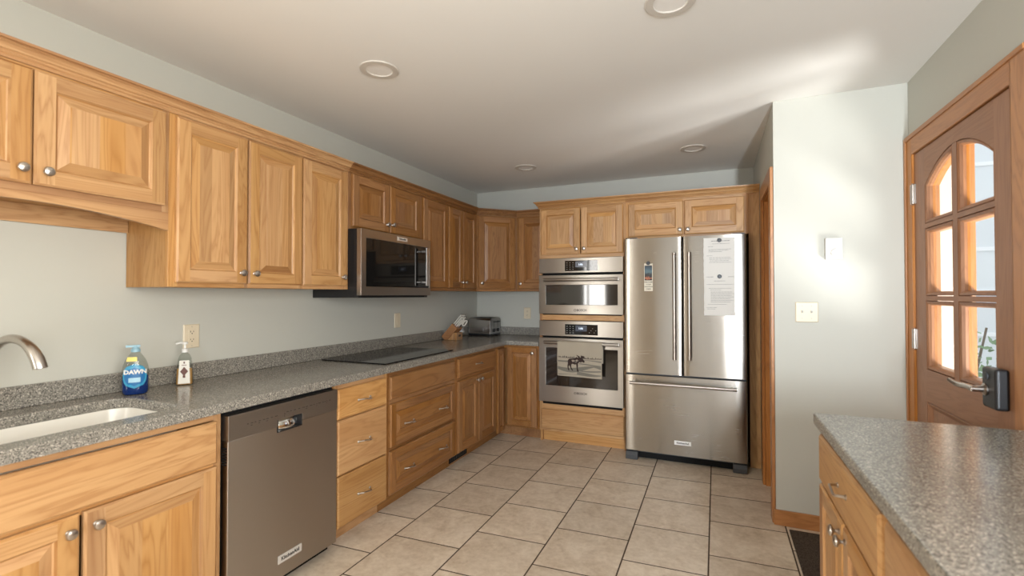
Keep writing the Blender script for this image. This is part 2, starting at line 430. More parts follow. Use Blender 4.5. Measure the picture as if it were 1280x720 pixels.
window(1, 'x', 1.501, 2.499, .001, 2.13, YR-.1, .05, 'white window frame in the wall behind the camera')
window(2, 'y', -1.449, .849, .931, 2.119, XR+.05, .05, 'white window frame in the right wall behind the camera')

# ---------------------------------------------------------------- cabinets
def raised_door(x0, x1, z0, z1, yb=-.001, t=.020, sw=.056, panel=2):
    """slots: 0 upright, 1 level, 2 panel"""
    mb = MB(); yf = yb-t
    def ring(i, y): return [(x0+i, y, z0+i), (x1-i, y, z0+i), (x1-i, y, z1-i), (x0+i, y, z1-i)]
    def band(a, b):
        for k in range(4):
            j = (k+1) % 4; mb.add([a[k], a[j], b[j], b[k]], [(0, 1, 2, 3)], 1 if k % 2 == 0 else 0)
    mb.add(ring(0, yb), [(3, 2, 1, 0)], 0)
    band(ring(0, yb), ring(0, yf+.006)); band(ring(0, yf+.006), ring(.007, yf))
    c = .007
    for (a, b) in ((x0+c, x0+sw), (x1-sw, x1-c)):
        mb.add([(a, yf, z0+c), (b, yf, z0+c), (b, yf, z1-c), (a, yf, z1-c)], [(0, 1, 2, 3)], 0)
    for (a, b) in ((z0+c, z0+sw), (z1-sw, z1-c)):
        mb.add([(x0+sw, yf, a), (x1-sw, yf, a), (x1-sw, yf, b), (x0+sw, yf, b)], [(0, 1, 2, 3)], 1)
    band(ring(sw, yf), ring(sw+.005, yf+.007)); 
    g = ring(sw+.005, yf+.007); g2 = ring(sw+.009, yf+.010); band(g, g2)
    r = min(.032, (min(x1-x0, z1-z0)-2*sw)*.22)
    g3 = ring(sw+.009+r, yf+.002)
    pid = random.random(); mb.pid = pid
    for k in range(4):
        j = (k+1) % 4; mb.add([g2[k], g2[j], g3[j], g3[k]], [(0, 1, 2, 3)], 1 if k % 2 == 0 else 0)
    mb.add(g3, [(0, 1, 2, 3)], panel)
    return mb
def slab_front(x0, x1, z0, z1, yb=-.001, t=.020, ch=.008):
    mb = MB(); yf = yb-t
    def ring(i, y): return [(x0+i, y, z0+i), (x1-i, y, z0+i), (x1-i, y, z1-i), (x0+i, y, z1-i)]
    mb.loft([ring(0, yb), ring(0, yf+.007), ring(ch, yf)], 0); mb.p = [mb.p[0]]*len(mb.p); return mb
def knob(parent, x, z, y=-.021):
    mb = MB(); mb.lathe([(.0085, 0), (.0085, .002), (.0055, .005), (.0050, .012), (.0095, .016), (.0155, .019), (.0165, .0225), (.0140, .027), (.0075, .0295), (0, .030)], (x, y, z), (0, -1, 0), n=18)
    return mb.build('knob', NICKEL, parent)
def pull(parent, x, z, y=-.021, w=.048, vert=False):
    mb = MB(); pts = []
    for i in range(19):
        a = i/18; q = -w+2*w*a
        o = .026*min(1, math.sin(PI*a)*1.9)
        pts.append((x+q, y-o, z+.004*math.sin(2*PI*a)))
    mb.tube(pts, .0042, n=8, rr=[.0052 if i in (0, 18) else .0040 for i in range(19)])
    for q in (-w, w): mb.lathe([(.008, 0), (.008, .002), (.005, .005)], (x+q, y, z), (0, -1, 0), n=12)
    return mb.build('handle', NICKEL, parent)

def carcass(root, w, d, z0, z1, solid=True):
    mb = MB(); t = .018
    mb.box(.0008, t, .020, d, z0, z1, 0).box(w-t, w-.0008, .020, d, z0, z1, 0)
    mb.box(t, w-t, .020, d, z0, z0+t, 1).box(t, w-t, .020, d, z1-t, z1, 1).box(t, w-t, d-.008, d, z0+t, z1-t, 0)
    return mb.build('carcass', [HV, HH], root)
def frame(root, w, z0, z1, stiles, rails, d=.019):
    mb = MB()
    for a, b in stiles: mb.box(a, b, 0, d, z0, z1, 0)
    s = sorted(stiles)
    for a, b in rails:
        for (p, q) in zip(s[:-1], s[1:]):
            mb.box(p[1], q[0], .0002, d, a, b, 1)
    return mb.build('face_frame', [HV, HH], root, .0012, seg=1)
def door(root, x0, x1, z0, z1, kx=None, kz=None):
    d = raised_door(x0, x1, z0, z1).build('door', DM, root)
    if kx is not None: knob(d, kx, kz)
    return d
def slab(root, x0, x1, z0, z1, handles=(), name='drawer'):
    d = slab_front(x0, x1, z0, z1).build(name, HH, root)
    for (hx, hz) in handles: pull(d, hx, hz)
    return d
def toe(root, w, y=.07, h=.10):
    return MB().box(.001, w-.001, y, y+.018, .0005, h-.0008).build('toe_kick', HH, root)

RL = PI/2
XF = .61; XU = .305
G_UP = 'hickory wall cabinets'; G_BASE = 'hickory base cabinets'
# ---- left run, base
y0 = .375
c = empty('base_cabinet', (XF, y0, 0), RL, 'wide hickory base cabinet under the white sink, with a plain false front over two doors', 'cabinet', G_BASE)
w = 1.303-y0
carcass(c, w, .600, .10, .66); toe(c, w)
for a, b in ((.0008, .018), (w-.018, w-.0008)): MB().box(a, b, .020, .6, .66, .863).build('carcass_side', HV, c)
frame(c, w, .10, .863, [(0, .03), (w-.030, w)], [(.10, .125), (.64, .67), (.835, .863)])
slab(c, .025, .902, .665, .832, name='false_front')
door(c, .025, .4585, .115, .653, .4585-.030, .605); door(c, .4695, .902, .115, .653, .4695+.030, .605)
# ---- drawer stack
y0 = 1.9285; w = 2.3595-y0
c = empty('base_cabinet', (XF, y0, 0), RL, 'hickory base cabinet of three plain drawers right beside the dishwasher', 'cabinet', G_BASE)
carcass(c, w, .600, .10, .863); toe(c, w)
frame(c, w, .10, .863, [(0, .022), (w-.03, w)], [(.10, .13), (.36, .385), (.66, .685), (.833, .863)])
for a, b in ((.676, .835), (.379, .668), (.100, .371)): slab(c, .006, .408, a, b, [(.207, (a+b)/2-.003)])
# ---- cooktop base
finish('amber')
y0 = 2.360; w = 3.1795-y0
c = empty('base_cabinet', (XF, y0, 0), RL, 'wide hickory base cabinet under the cooktop with two deep panelled drawers, two pulls each', 'cabinet', G_BASE)
carcass(c, w, .600, .10, .863); toe(c, w)
frame(c, w, .10, .863, [(0, .02), (w-.03, w)], [(.10, .13), (.375, .41), (.65, .69), (.83, .863)])
slab(c, .014, .796, .690, .832, name='false_front')
for a, b in ((.398, .664), (.110, .376)):
    d = raised_door(.014, .796, a, b, sw=.052).build('drawer', DMH, c)
    pull(d, .205, a+.118); pull(d, .615, a+.118)
# ---- drawer over two doors
y0 = 3.180; w = 3.9045-y0
c = empty('base_cabinet', (XF, y0, 0), RL, 'hickory base cabinet with one drawer over two doors, between cooktop drawers and corner', 'cabinet', G_BASE)
carcass(c, w, .600, .10, .863); 
MB().box(.001, .030, .07, .088, .0005, .099).box(.030, .325, .07, .088, .0005, .012).box(.030, .325, .07, .088, .090, .099).box(.325, w-.001, .07, .088, .0005, .099).build('toe_kick', HH, c)
frame(c, w, .10, .863, [(0, .028), (w-.028, w)], [(.10, .13), (.655, .69), (.833, .863)])
slab(c, .028, .698, .690, .836, [(.36, .764)])
door(c, .028, .358, .110, .664, .358-.030, .630); door(c, .368, .698, .110, .664, .368+.030, .630)
v = MB().box(.033, .322, .072, .090, .013, .089, 0)
for k in range(9): v.box(.045+k*.029, .045+k*.029+.018, .066, .072, .022, .080, 1)
tag(v.build('floor_register', [BLACKM, BLACK]), 'black air register in the toe kick below the two door base cabinet', 'vent').matrix_basis = c.matrix_basis
# ---- corner base
c = empty('corner_base_cabinet', (XF, 3.905, 0), RL, 'L shaped corner base cabinet with two doors meeting under the toaster', 'cabinet', G_BASE)
mb = MB(); mb.prism([(.005, 3.906), (.590, 3.906), (.590, 4.125), (.967, 4.125), (.967, 4.715), (.005, 4.715)], 'z', .10, .863)
mb.build('carcass', HV, c, world=True)
mb = MB(); mb.box(.591, XF, 3.906, 3.930, .10, .863, 0).box(.591, XF, 3.930, 4.1045, .835, .863, 1).box(.591, XF, 3.930, 4.1045, .10, .12, 1)
mb.box(.611, .968, 4.105, 4.124, .835, .863, 1).box(.611, .968, 4.105, 4.124, .10, .12, 1).box(.945, .968, 4.105, 4.124, .12, .835, 0)
mb.build('face_frame', [HV, HH], c, world=True)
mb = MB(); mb.box(.522, .540, 3.906, 4.19, .0005, .099).box(.540, .967, 4.175, 4.193, .0005, .099); mb.build('toe_kick', HH, c, world=True)
d = raised_door(.022, .178, .070, .838, sw=.044); d.build('door', DM, c)
d2 = raised_door(.645, .944, .112, .850, yb=4.104, sw=.052); d2 = d2.build('door', DM, c, world=True)
k = MB(); k.lathe([(.0085, 0), (.0085, .002), (.0055, .005), (.0050, .012), (.0095, .016), (.0155, .019), (.0165, .0225), (.0140, .027), (.0075, .0295), (0, .030)], (.906, 4.083, .800), (0, -1, 0), n=18)
k.build('knob', NICKEL, c, world=True).parent = d2

# ---- left run, wall cabinets
finish('pale')
UZ0, UZ1 = 1.372, 2.134
y0 = .375; w = 1.2745-y0
c = empty('wall_cabinet', (XU, y0, 1.372), RL, 'short hickory wall cabinet over the sink with two doors and an arched valance', 'cabinet', G_UP)
c.matrix_basis = Matrix.Translation((XU, y0, 0)) @ Matrix.Rotation(RL, 4, 'Z')
carcass(c, w, .300, 1.690, UZ1)
frame(c, w, 1.690, UZ1, [(0, .03), (w-.025, w)], [(1.690, 1.73), (2.105, UZ1)])
door(c, .018, .4525, 1.716, 2.112, .4525-.030, 1.765); door(c, .4565, .881, 1.716, 2.112, .4565+.032, 1.765)
pts = [(0, 1.615), (.02, 1.615)]
for i in range(25):
    a = i/24; pts.append((.02+(w-.04)*a, 1.617+.046*math.sin(PI*a)**.9))
pts += [(w-.02, 1.615), (w, 1.615), (w, 1.6898), (0, 1.6898)]
MB().prism(pts, 'y', 0, .019).build('valance', HH, c)
MB().box(.001, w-.001, .285, .300, 1.617, 1.6895).build('back_rail', HH, c)
MB().box(.001, .018, .0195, .2845, 1.617, 1.6895).build('end_rail', HDEP, c)

y0 = 1.275; w = 2.3545-y0
c = empty('wall_cabinet', (XU, y0, 0), RL, 'tall three door hickory wall cabinet between sink and microwave', 'cabinet', G_UP)
carcass(c, w, .300, UZ0, UZ1)
frame(c, w, UZ0, UZ1, [(0, .04), (.36, .376), (.695, .72), (w-.036, w)], [(UZ0, 1.40), (2.10, UZ1)])
door(c, .025, .361, 1.392, 2.112, .361-.034, 1.445); door(c, .369, .700, 1.392, 2.112, .369+.030, 1.445); door(c, .709, 1.052, 1.392, 2.112, 1.052-.040, 1.447)
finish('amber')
y0 = 2.355; w = 3.1545-y0
c = empty('wall_cabinet', (XU, y0, 0), RL, 'short two door hickory wall cabinet directly above the microwave', 'cabinet', G_UP)
carcass(c, w, .300, 1.762, UZ1)
frame(c, w, 1.762, UZ1, [(0, .03), (.385, .415), (w-.03, w)], [(1.762, 1.79), (2.10, UZ1)])
door(c, .024, .394, 1.779, 2.120, .394-.034, 1.832, ); door(c, .405, .778, 1.779, 2.120, .405+.018, 1.838)
y0 = 3.155; w = 3.5645-y0
c = empty('wall_cabinet', (XU, y0, 0), RL, 'narrow single door hickory wall cabinet just right of the microwave', 'cabinet', G_UP)
carcass(c, w, .300, UZ0, UZ1)
frame(c, w, UZ0, UZ1, [(0, .03), (w-.02, w)], [(UZ0, 1.40), (2.10, UZ1)])
door(c, .024, .398, 1.396, 2.112)
y0 = 3.565; w = 4.1095-y0
c = empty('wall_cabinet', (XU, y0, 0), RL, 'tall two door hickory wall cabinet on the left wall beside the corner cabinet', 'cabinet', G_UP)
carcass(c, w, .300, UZ0, UZ1)
frame(c, w, UZ0, UZ1, [(0, .02), (.25, .27), (w-.03, w)], [(UZ0, 1.40), (2.10, UZ1)])
door(c, .010, .254, 1.396, 2.112, .254-.03, 1.452); door(c, .263, .520, 1.396, 2.112, .263+.03, 1.452)
# diagonal corner
c = empty('corner_wall_cabinet', (XU, 4.110, 0), PI/4, 'diagonal corner hickory wall cabinet above the toaster', 'cabinet', G_UP)
mb = MB(); mb.prism([(.005, 4.111), (.291, 4.111), (.296, 4.128), (.592, 4.424), (.609, 4.429), (.609, 4.715), (.005, 4.715)], 'z', UZ0, UZ1)
mb.build('carcass', HV, c, world=True)
L = .305*math.sqrt(2)
frame(c, L, UZ0, UZ1, [(.002, .03), (L-.03, L-.002)], [(UZ0, 1.40), (2.10, UZ1)], .016)
door(c, .020, L-.022, 1.396, 2.112, .020+.034, 1.452)
c = empty('wall_cabinet', (.611, 4.415, 0), 0, 'single door hickory wall cabinet tucked between corner cabinet and ovens', 'cabinet', G_UP)
w = .968-.611
carcass(c, w, .300, UZ0, UZ1)
frame(c, w, UZ0, UZ1, [(0, .03), (w-.02, w)], [(UZ0, 1.40), (2.10, UZ1)])
door(c, .026, .340, 1.396, 2.112, .026+.026, 1.448)

# ---- tall oven cabinet
finish('pale')
OX = .970; OW = 1.7525-OX; OY = 4.105
c = empty('oven_cabinet', (OX, OY, 0), 0, 'tall hickory cabinet that houses the two wall ovens', 'cabinet')
mb = MB(); D = .610
mb.box(0, .020, .020, D, 0.001, UZ1, 0).box(OW-.020, OW, .020, D, 0.001, UZ1, 0).box(.02, OW-.02, D-.008, D, 0.10, UZ1, 0)
for z in (.10, .325, 1.112, 1.672, UZ1-.018): mb.box(.02, OW-.02, .020, D-.008, z, z+.016, 1)
mb.build('carcass', [HV, HH], c)
frame(c, OW, .10, UZ1, [(0, .022), (OW-.022, OW)], [(.10, .372), (1.104, 1.164), (1.664, 1.71), (2.09, UZ1)])
mb = slab_front(.016, OW-.016, .122, .300, t=.018); mb.build('drawer', HH, c)
door(c, .016, .386, 1.698, 2.116, .386-.030, 1.745); door(c, .394, .764, 1.698, 2.116, .394+.030, 1.745)
MB().box(.001, OW-.001, .055, .073, .0005, .0992).build('toe_kick', HH, c)
# ---- cabinet over the fridge with its end panel
c = empty('wall_cabinet', (1.7535, OY, 0), 0, 'shallow two door hickory cabinet above the fridge with a full height end panel', 'cabinet', G_UP)
w = 2.774-1.7535
mb = MB(); FZ = 1.812
mb.box(0, .018, .020, .61, FZ, UZ1, 0).box(.9465, .964, .020, .61, FZ, UZ1, 0).box(.018, .9465, .020, .61, FZ, FZ+.018, 1).box(.018, .9465, .020, .61, UZ1-.018, UZ1, 1).box(.018, .9465, .60, .61, FZ+.018, UZ1-.018, 0)
mb.build('carcass', [HV, HH], c)
frame(c, w, FZ, UZ1, [(0, .028), (.46, .485), (.900, .945)], [(FZ, 1.84), (2.095, UZ1)])
mb = MB(); mb.box(.945, w-.0005, .0, .019, .001, UZ1).box(.9465, .964, .020, .61, .001, FZ-.0005); mb.build('end_panel', HV, c)
door(c, .024, .466, 1.828, 2.108, .466-.026, 1.868); door(c, .474, .914, 1.828, 2.108, .474+.028, 1.868)

# ---- peninsula
PX = 2.815
c = empty('base_cabinet', (PX, 1.996, 0), -PI/2, 'hickory peninsula cabinet at the counter end with drawer above two doors', 'cabinet', G_BASE)
w = .6955; PD = .592
carcass(c, w, PD, .10, .863); toe(c, w)
frame(c, w, .10, .863, [(0, .02), (w-.03, w)], [(.10, .13), (.64, .69), (.84, .863)])
d = slab(c, .005, .680, .680, .842); pull(d, .345, .765)
door(c, .005, .3385, .110, .668, .3385-.03, .632); door(c, .3465, .680, .110, .668, .3465+.03, .632)
c = empty('base_cabinet', (PX, 1.300, 0), -PI/2, 'hickory peninsula cabinet nearest the camera, its drawer front cut off by the frame', 'cabinet', G_BASE)
w = .90
carcass(c, w, PD, .10, .863); toe(c, w)
frame(c, w, .10, .863, [(0, .02), (w-.02, w)], [(.10, .13), (.64, .69), (.84, .863)])
d = slab(c, .022, .885, .680, .842); pull(d, .45, .765)
door(c, .022, .4475, .110, .668, .4475-.03, .632); door(c, .4555, .885, .110, .668, .4555+.03, .632)

# ---- crown mouldings
def crown(name, path, z, label):
    prof = [(0.0006, z), (.009, z), (.011, z+.006), (.009, z+.009), (.0085, z+.012), (.014, z+.0145), (.016, z+.018), (.013, z+.0215), (.015, z+.024), (.022, z+.026), (.025, z+.033), (.031, z+.041), (.039, z+.046), (.037, z+.0495), (.046, z+.0515), (.047, z+.060), (.0006, z+.060)]
    P = [Vector((p[0], p[1])) for p in path]; rings = []
    for i, p in enumerate(P):
        def nrm(a, b): t = (b-a).normalized(); return Vector((t.y, -t.x))
        if i == 0: off = nrm(P[0], P[1]); k = 1
        elif i == len(P)-1: off = nrm(P[-2], P[-1]); k = 1
        else:
            n1, n2 = nrm(P[i-1], p), nrm(p, P[i+1]); off = (n1+n2).normalized(); k = 1/max(.3, off.dot(n1))
        rings.append([(p.x+off.x*k*a, p.y+off.y*k*a, b) for a, b in prof])
    mb = MB()
    for i in range(len(rings)-1):
        t = P[i+1]-P[i]; m = (0 if abs(t.y) > abs(t.x)*1.5 else 1)+(2 if P[i].y > 2.3 and P[i+1].x < .93 else 0)
        mb.loft([rings[i], rings[i+1]], m, False, True, i == 0, i == len(rings)-2)
    return tag(mb.build(name, [HDEP, HH, FIN['amber'][4], FIN['amber'][1]]), label, 'moulding')
crown('crown_molding', [(XU, .375), (XU, 2.353), (XU, 4.110), (.610, 4.415), (.921, 4.415)], 2.123, 'long hickory crown moulding along the left wall cabinets and around the corner')
crown('crown_molding', [(OX-.001, 4.412), (OX-.001, OY), (1.753, OY), (2.729, OY), (2.7735, OY)], 2.127, 'hickory crown moulding above the ovens and fridge')

# ---------------------------------------------------------------- worktops
def rrect(x0, x1, y0, y1, r, n=6):
    pts = []
    for cx, cy, a0 in ((x1-r, y1-r, 0), (x0+r, y1-r, 90), (x0+r, y0+r, 180), (x1-r, y0+r, 270)):
        for i in range(n+1):
            a = math.radians(a0+90*i/n); pts.append((cx+r*math.cos(a), cy+r*math.sin(a)))
    return pts
CT = .905
SX0, SX1, SY0, SY1 = .155, .555, .44, 1.195
ct = empty('countertop', (0.3, .375, .865), 0, 'long speckled grey L shaped countertop on the left with the sink cut in', 'countertop')
mb = fillholes([(.002, .375), (.648, .375), (.648, 4.070), (.968, 4.070), (.968, 4.717), (.002, 4.717)], [rrect(SX0, SX1, SY0, SY1, .075)], 'z', .865, CT)
mb.build('worktop', SPECK, ct, .009, world=True, seg=3)
mb = MB().box(.002, .021, .375, 4.717, CT+.0003, .990).box(.0212, .968, 4.698, 4.717, CT+.0003, .990)
mb.build('backsplash', SPECK, ct, .003, world=True)
ct2 = empty('countertop', (2.9, .38, .865), 0, 'speckled grey peninsula countertop in the right foreground by the brown door', 'countertop')
MB().box(2.785, 3.412, .38, 2.035, .865, CT).build('worktop', SPECK, ct2, .006, world=True, seg=3)

# sink
sk = MB()
def ringz(i, z, r): return [(x, y, z) for x, y in rrect(SX0-.004+i, SX1+.004-i, SY0-.004+i, SY1+.004-i, r)]
zs = [(-.012, .8645, .085), (0.001, .8645, .078), (.004, .855, .074), (.014, .720, .07), (.030, .700, .055), (.09, .692, .04)]
inner = [ringz(i, z, r) for i, z, r in zs]
outer = [ringz(i-.006, z-.006, r) for i, z, r in zs[::-1]]
sk.loft(inner[:]+outer[0:5]+[ringz(-.012, .8585, .085)], 0, True, True, False, False)
sk.add(inner[-1], [tuple(range(len(inner[-1])))], 0, False); sk.add(outer[0], [tuple(range(len(outer[0])))], 0, False)
sroot = empty('kitchen_sink', (.355, .8, .70), 0, 'white undermount sink set into the grey counter', 'sink')
sk.build('basin', SINKW, sroot, world=True)
MB().box(.150, .553, .655, .700, .700, .848).build('divider', SINKW, sroot, .008, world=True)
MB().lathe([(.040, 0), (.040, .003), (.030, .004), (.028, 0.001), (0, .001)], (.355, .95, .6935), n=20).build('drain', CHROME, sroot, world=True)
# faucet
fr = empty('faucet', (.085, .80, CT), 0, 'brushed nickel faucet spout arching in at the left edge over the sink', 'faucet')
mb = MB(); mb.lathe([(.030, .0005), (.030, .006), (.024, .012), (.020, .06), (.017, .10)], (.085, .80, CT), n=20); mb.build('base', NICKEL, fr, world=True)
pts = [(.085, .80, CT+.09), (.085, .80, CT+.17)]
for i in range(17):
    a = math.radians(180-168*i/16); pts.append((.210+.125*math.cos(a), .80+.05*i/16, 1.075+.110*math.sin(a)))
pts += [(.335, .851, 1.085)]
rr = [.017]*2+[.0155]*12+[.0165, .0175, .0185, .0195, .020]+[.020]
mb = MB(); mb.tube(pts, .016, n=16, rr=rr[:len(pts)]); mb.build('spout', NICKEL, fr, world=True)
mb = MB(); mb.tube([(.085, .778, CT+.07), (.090, .74, CT+.09), (.10, .70, CT+.12)], .007, n=10); mb.build('lever', NICKEL, fr, world=True)

# cooktop
ck = empty('cooktop', (.3, 2.77, CT), 0, 'black glass cooktop set in the counter below the microwave', 'cooktop')
mb = MB(); mb.box(.070, .590, 2.372, 3.190, CT+.0005, CT+.007); mb.build('glass_plate', COOKG, ck, .002, world=True)
BP = plain('burner_print', (.05, .05, .05), .25)
for x, y, r in ((.20, 2.58, .09), (.42, 2.60, .11), (.20, 2.98, .11), (.44, 2.98, .08)):
    mb = MB(); n = 40
    v = [(x+q*math.cos(2*PI*i/n), y+q*math.sin(2*PI*i/n), CT+.0073) for q in (r, r-.002) for i in range(n)]
    mb.add(v, [(i, (i+1) % n, n+(i+1) % n, n+i) for i in range(n)]); mb.build('burner_ring', BP, ck, world=True)

# ---------------------------------------------------------------- dishwasher
dw = empty('dishwasher', (.6, 1.615, 0), 0, 'stainless dishwasher between the sink cabinet and the drawers', 'dishwasher')
Y0, Y1 = 1.316, 1.920
MB().box(.03, .592, 1.306, 1.926, .055, .860).build('tub', BLACKM, dw, world=True)
# door with pocket handle hole
hole = [(1.553, .713), (1.692, .713), (1.692, .772), (1.553, .772)]
mb = fillholes([(Y0, .050), (Y1, .050), (Y1, .7375), (1.692, .7375), (1.692, .713), (1.553, .713), (1.553, .7375), (Y0, .7375)], [], 'x', .594, .634)
mb.build('door', DWSTEEL, dw, .003, world=True)
mb = fillholes([(Y0, .7385), (1.553, .7385), (1.553, .770), (1.692, .770), (1.692, .7385), (Y1, .7385), (Y1, .842), (Y0, .842)], [], 'x', .594, .637)
random.seed(3)
def mark(y0, y1, z0, z1): mb.add([(.6373, y0, z0), (.6373, y1, z0), (.6373, y1, z1), (.6373, y0, z1)], [(0, 1, 2, 3)], 1)
yy = 1.40
while yy < 1.88:
    l = random.uniform(.006, .016); k = .006 if yy > 1.6 else 0
    if not (1.555 < yy < 1.585):
        mark(yy, yy+l, .789+k, .7925+k)
        if random.random() < .35: mark(yy, yy+l*.7, .780+k, .783+k)
    yy += l+random.uniform(.004, .012)
cp = mb.build('control_panel', [plain('dishwasher_strip', (.40, .37, .335), .36, 1), INKD], dw, .002, world=True)
mb = MB(); n = 16; v = []
for j in range(7):
    for i in range(n+1):
        u = -1+2*i/n; f = j/6
        v.append((.6325-.022*u*u-.018*(f-.25)**2*1.8, 1.558+.131*i/n, .717+.053*f))
mb.add(v, [(j*(n+1)+i, j*(n+1)+i+1, (j+1)*(n+1)+i+1, (j+1)*(n+1)+i) for j in range(6) for i in range(n)], 0, True)
mb.build('handle_scoop', CHROME, dw, world=True)
mb = MB().box(.596, .636, 1.5532, 1.557, .7132, .7698).box(.596, .636, 1.690, 1.6918, .7132, .7698).box(.598, .636, 1.557, 1.690, .7132, .7165); mb.build('handle_frame', BLACK, dw, world=True)
MR = Matrix(((0, 0, 1, 0), (1, 0, 0, 0), (0, 1, 0, 0), (0, 0, 0, 1)))    # text facing +x, reading along +y
def badge(parent, M, w, h, t, txt='KitchenAid', back=BADGE, ink=INKD, size=None):
    mb = MB().box(-w/2, w/2, -h/2, h/2, 0, t).mat(M); b = mb.build('badge', back, parent, world=True)
    tm = textmb(txt, size or h*.62, M @ Matrix.Translation((0, 0, t+.0006)), bold=.0006); tm.build('lettering', ink, b, world=True)
    return b
badge(dw, Matrix.Translation((.6345, 1.626, .135)) @ MR, .130, .036, .003)
MB().box(.555, .575, 1.318, 1.918, .0005, .053).build('toe_panel', BLACKM, dw, world=True)
mb = MB()
for k in range(7): mb.box(.600, .630, Y0-.0006, Y0-.0001, .640+k*.011, .646+k*.011)
mb.build('side_vent', BLACKM, dw, world=True)

# ---------------------------------------------------------------- microwave
mw = empty('microwave', (.2, 2.745, 1.33), 0, 'stainless and black over the range microwave under the short cabinet', 'microwave')
MB().box(.004, .384, 2.358, 3.140, 1.318, 1.7595).build('case', BLACK, mw, .002, world=True)
A0, A1 = 2.345, 3.130; B0, B1 = 1.333, 1.757
mb = fillholes([(A0, B0), (A1, B0), (A1, B1), (A0, B1)], [[(2.393, 1.390), (3.110, 1.390), (3.110, 1.700), (2.393, 1.700)]], 'x', .3845, .420)
mwd = mb.build('door', plain('microwave_steel', (.42, .375, .33), .28, 1), mw, .003, world=True)
MB().box(.386, .4185, 2.3935, 3.1095, 1.3905, 1.6995).build('window', BGLASS, mwd, world=True)
mb = MB(); mb.box(.460, .474, 3.000, 3.026, 1.405, 1.690).box(.4188, .460, 3.004, 3.022, 1.425, 1.440).box(.4188, .460, 3.004, 3.022, 1.655, 1.670); mb.build('handle', NICKEL, mwd, .003, world=True)
badge(mw, Matrix.Translation((.4203, 2.770, 1.730)) @ MR, .112, .026, .002)
mb = MB().box(.385, .415, 2.36, 3.05, 1.319, 1.3325); mb.build('vent_lip', BLACKM, mw, world=True)

# ---------------------------------------------------------------- wall ovens
MF = Matrix(((1, 0, 0, 0), (0, 0, -1, 0), (0, 1, 0, 0), (0, 0, 0, 1)))   # text facing -y, reading along +x
def oven(label, cz0, cz1, dz0, dz1, gz0, gz1, hz, bz0, bz1, dpz, name, lz):
    o = empty(name, (1.36, 4.10, dz0), 0, label, 'oven')
    X0, X1 = .978, 1.738
    MB().box(1.000, 1.720, 4.1045, 4.640, bz0, bz1).build('body', BLACKM, o, world=True)
    mb = MB().box(X0, X1, 4.070, 4.1035, cz0, cz1); cp = mb.build('control_panel', STEEL, o, .003, world=True)
    dsp = MB().box(1.222, 1.517, 4.068, 4.0705, dpz, dpz+.092)
    MB().box(1.318, 1.420, 4.0674, 4.0680, dpz+.032, dpz+.084).build('screen', DISPB, cp, world=True)
    textmb('1:06', .024, Matrix.Translation((1.366, 4.0670, dpz+.056)) @ MF, bold=.0006).build('clock', DISP, cp, world=True)
    for i in range(4):
        for xx in (1.519, 1.203): MB().box(xx, xx+.017, 4.0685, 4.0698, dpz+.004+i*.022, dpz+.022+i*.022).build('button', STEEL, cp, world=True)
    for r in range(4):
        for q in range(3): dsp.box(1.236+q*.028, 1.246+q*.028, 4.0676, 4.0679, dpz+.014+r*.019, dpz+.018+r*.019, 1)
    for q in range(5): dsp.box(1.440+q*.014, 1.447+q*.014, 4.0676, 4.0679, dpz+.02+(q % 3)*.018, dpz+.024+(q % 3)*.018, 1)
    dsp.build('display', [BGLASS, INK], cp, world=True)
    mb = fillholes([(X0, dz0), (X1, dz0), (X1, dz1), (X0, dz1)], [[(1.043, gz0), (1.690, gz0), (1.690, gz1), (1.043, gz1)]], 'y', 4.060, 4.1035)
    d = mb.build('door', STEEL, o, .003, world=True)
    MB().box(1.0434, 1.6896, 4.066, 4.100, gz0+.0004, gz1-.0004).build('window', OVGLASS, d, world=True)
    mb = MB(); mb.tube([(1.038, 4.018, hz), (1.706, 4.018, hz)], .0145, n=16)
    for x in (1.070, 1.674): mb.box(x-.012, x+.012, 4.018, 4.061, hz-.009, hz+.009)
    mb.build('handle', STEEL, d, world=True)
    lm = textmb('BOSCH', .028, Matrix.Translation((1.377, 4.0598, lz)) @ MF, bold=.0008)
    n = 20; v = [(1.317+q*math.cos(2*PI*i/n), 4.0594, lz+q*math.sin(2*PI*i/n)) for q in (.0115, .0085) for i in range(n)]
    lm.add(v, [(i, (i+1) % n, n+(i+1) % n, n+i) for i in range(n)])
    lm.box(1.3095, 1.3245, 4.0594, 4.0598, lz-.0015, lz+.0015)
    lm.build('lettering', INKD, d, world=True)
    return o
oven('stainless upper wall oven with a short wide window', 1.532, 1.664, 1.165, 1.513, 1.247, 1.424, 1.470, 1.155, 1.668, 1.548, 'wall_oven', 1.200)
oven('tall stainless lower wall oven with the moose towel on its handle', .966, 1.104, .374, .950, .522, .862, .912, .345, 1.108, .983, 'wall_oven', .468)
# towel over the lower oven handle
tw = MB(); nx = 28; rows = []
prof = []
for i in range(9): prof.append((4.044, .745+.168*i/8))            # back leaf
for i in range(1, 8):
    a = -PI*i/8; prof.append((4.018+.0175*math.cos(a)*1.0+.0, .913-.0175*math.sin(a)))
prof = prof[:9]+[(4.018+.0185*math.cos(PI*i/8), .913+.0185*math.sin(PI*i/8)) for i in range(1, 8)]
nb = len(prof)
for i in range(13): prof.append((3.9995-.004*math.sin(i/12*PI), .913-.285*i/12))
verts = []
for k, (y, z) in enumerate(prof):
    for i in range(nx+1):
        u = i/nx; f = max(0, k-nb)/12
        x = 1.172+.398*u - (.004*f*(u-.1)) + .002*f
        verts.append((x, y-.006*f*abs(math.sin(u*5.1+.6))-.0015*math.sin(u*17), z-.010*f*u))
faces = []; fm = []
for k in range(len(prof)-1):
    for i in range(nx):
        a = k*(nx+1)+i; faces.append((a, a+1, a+nx+2, a+nx+1))
tw.add(verts, faces, 0, True)
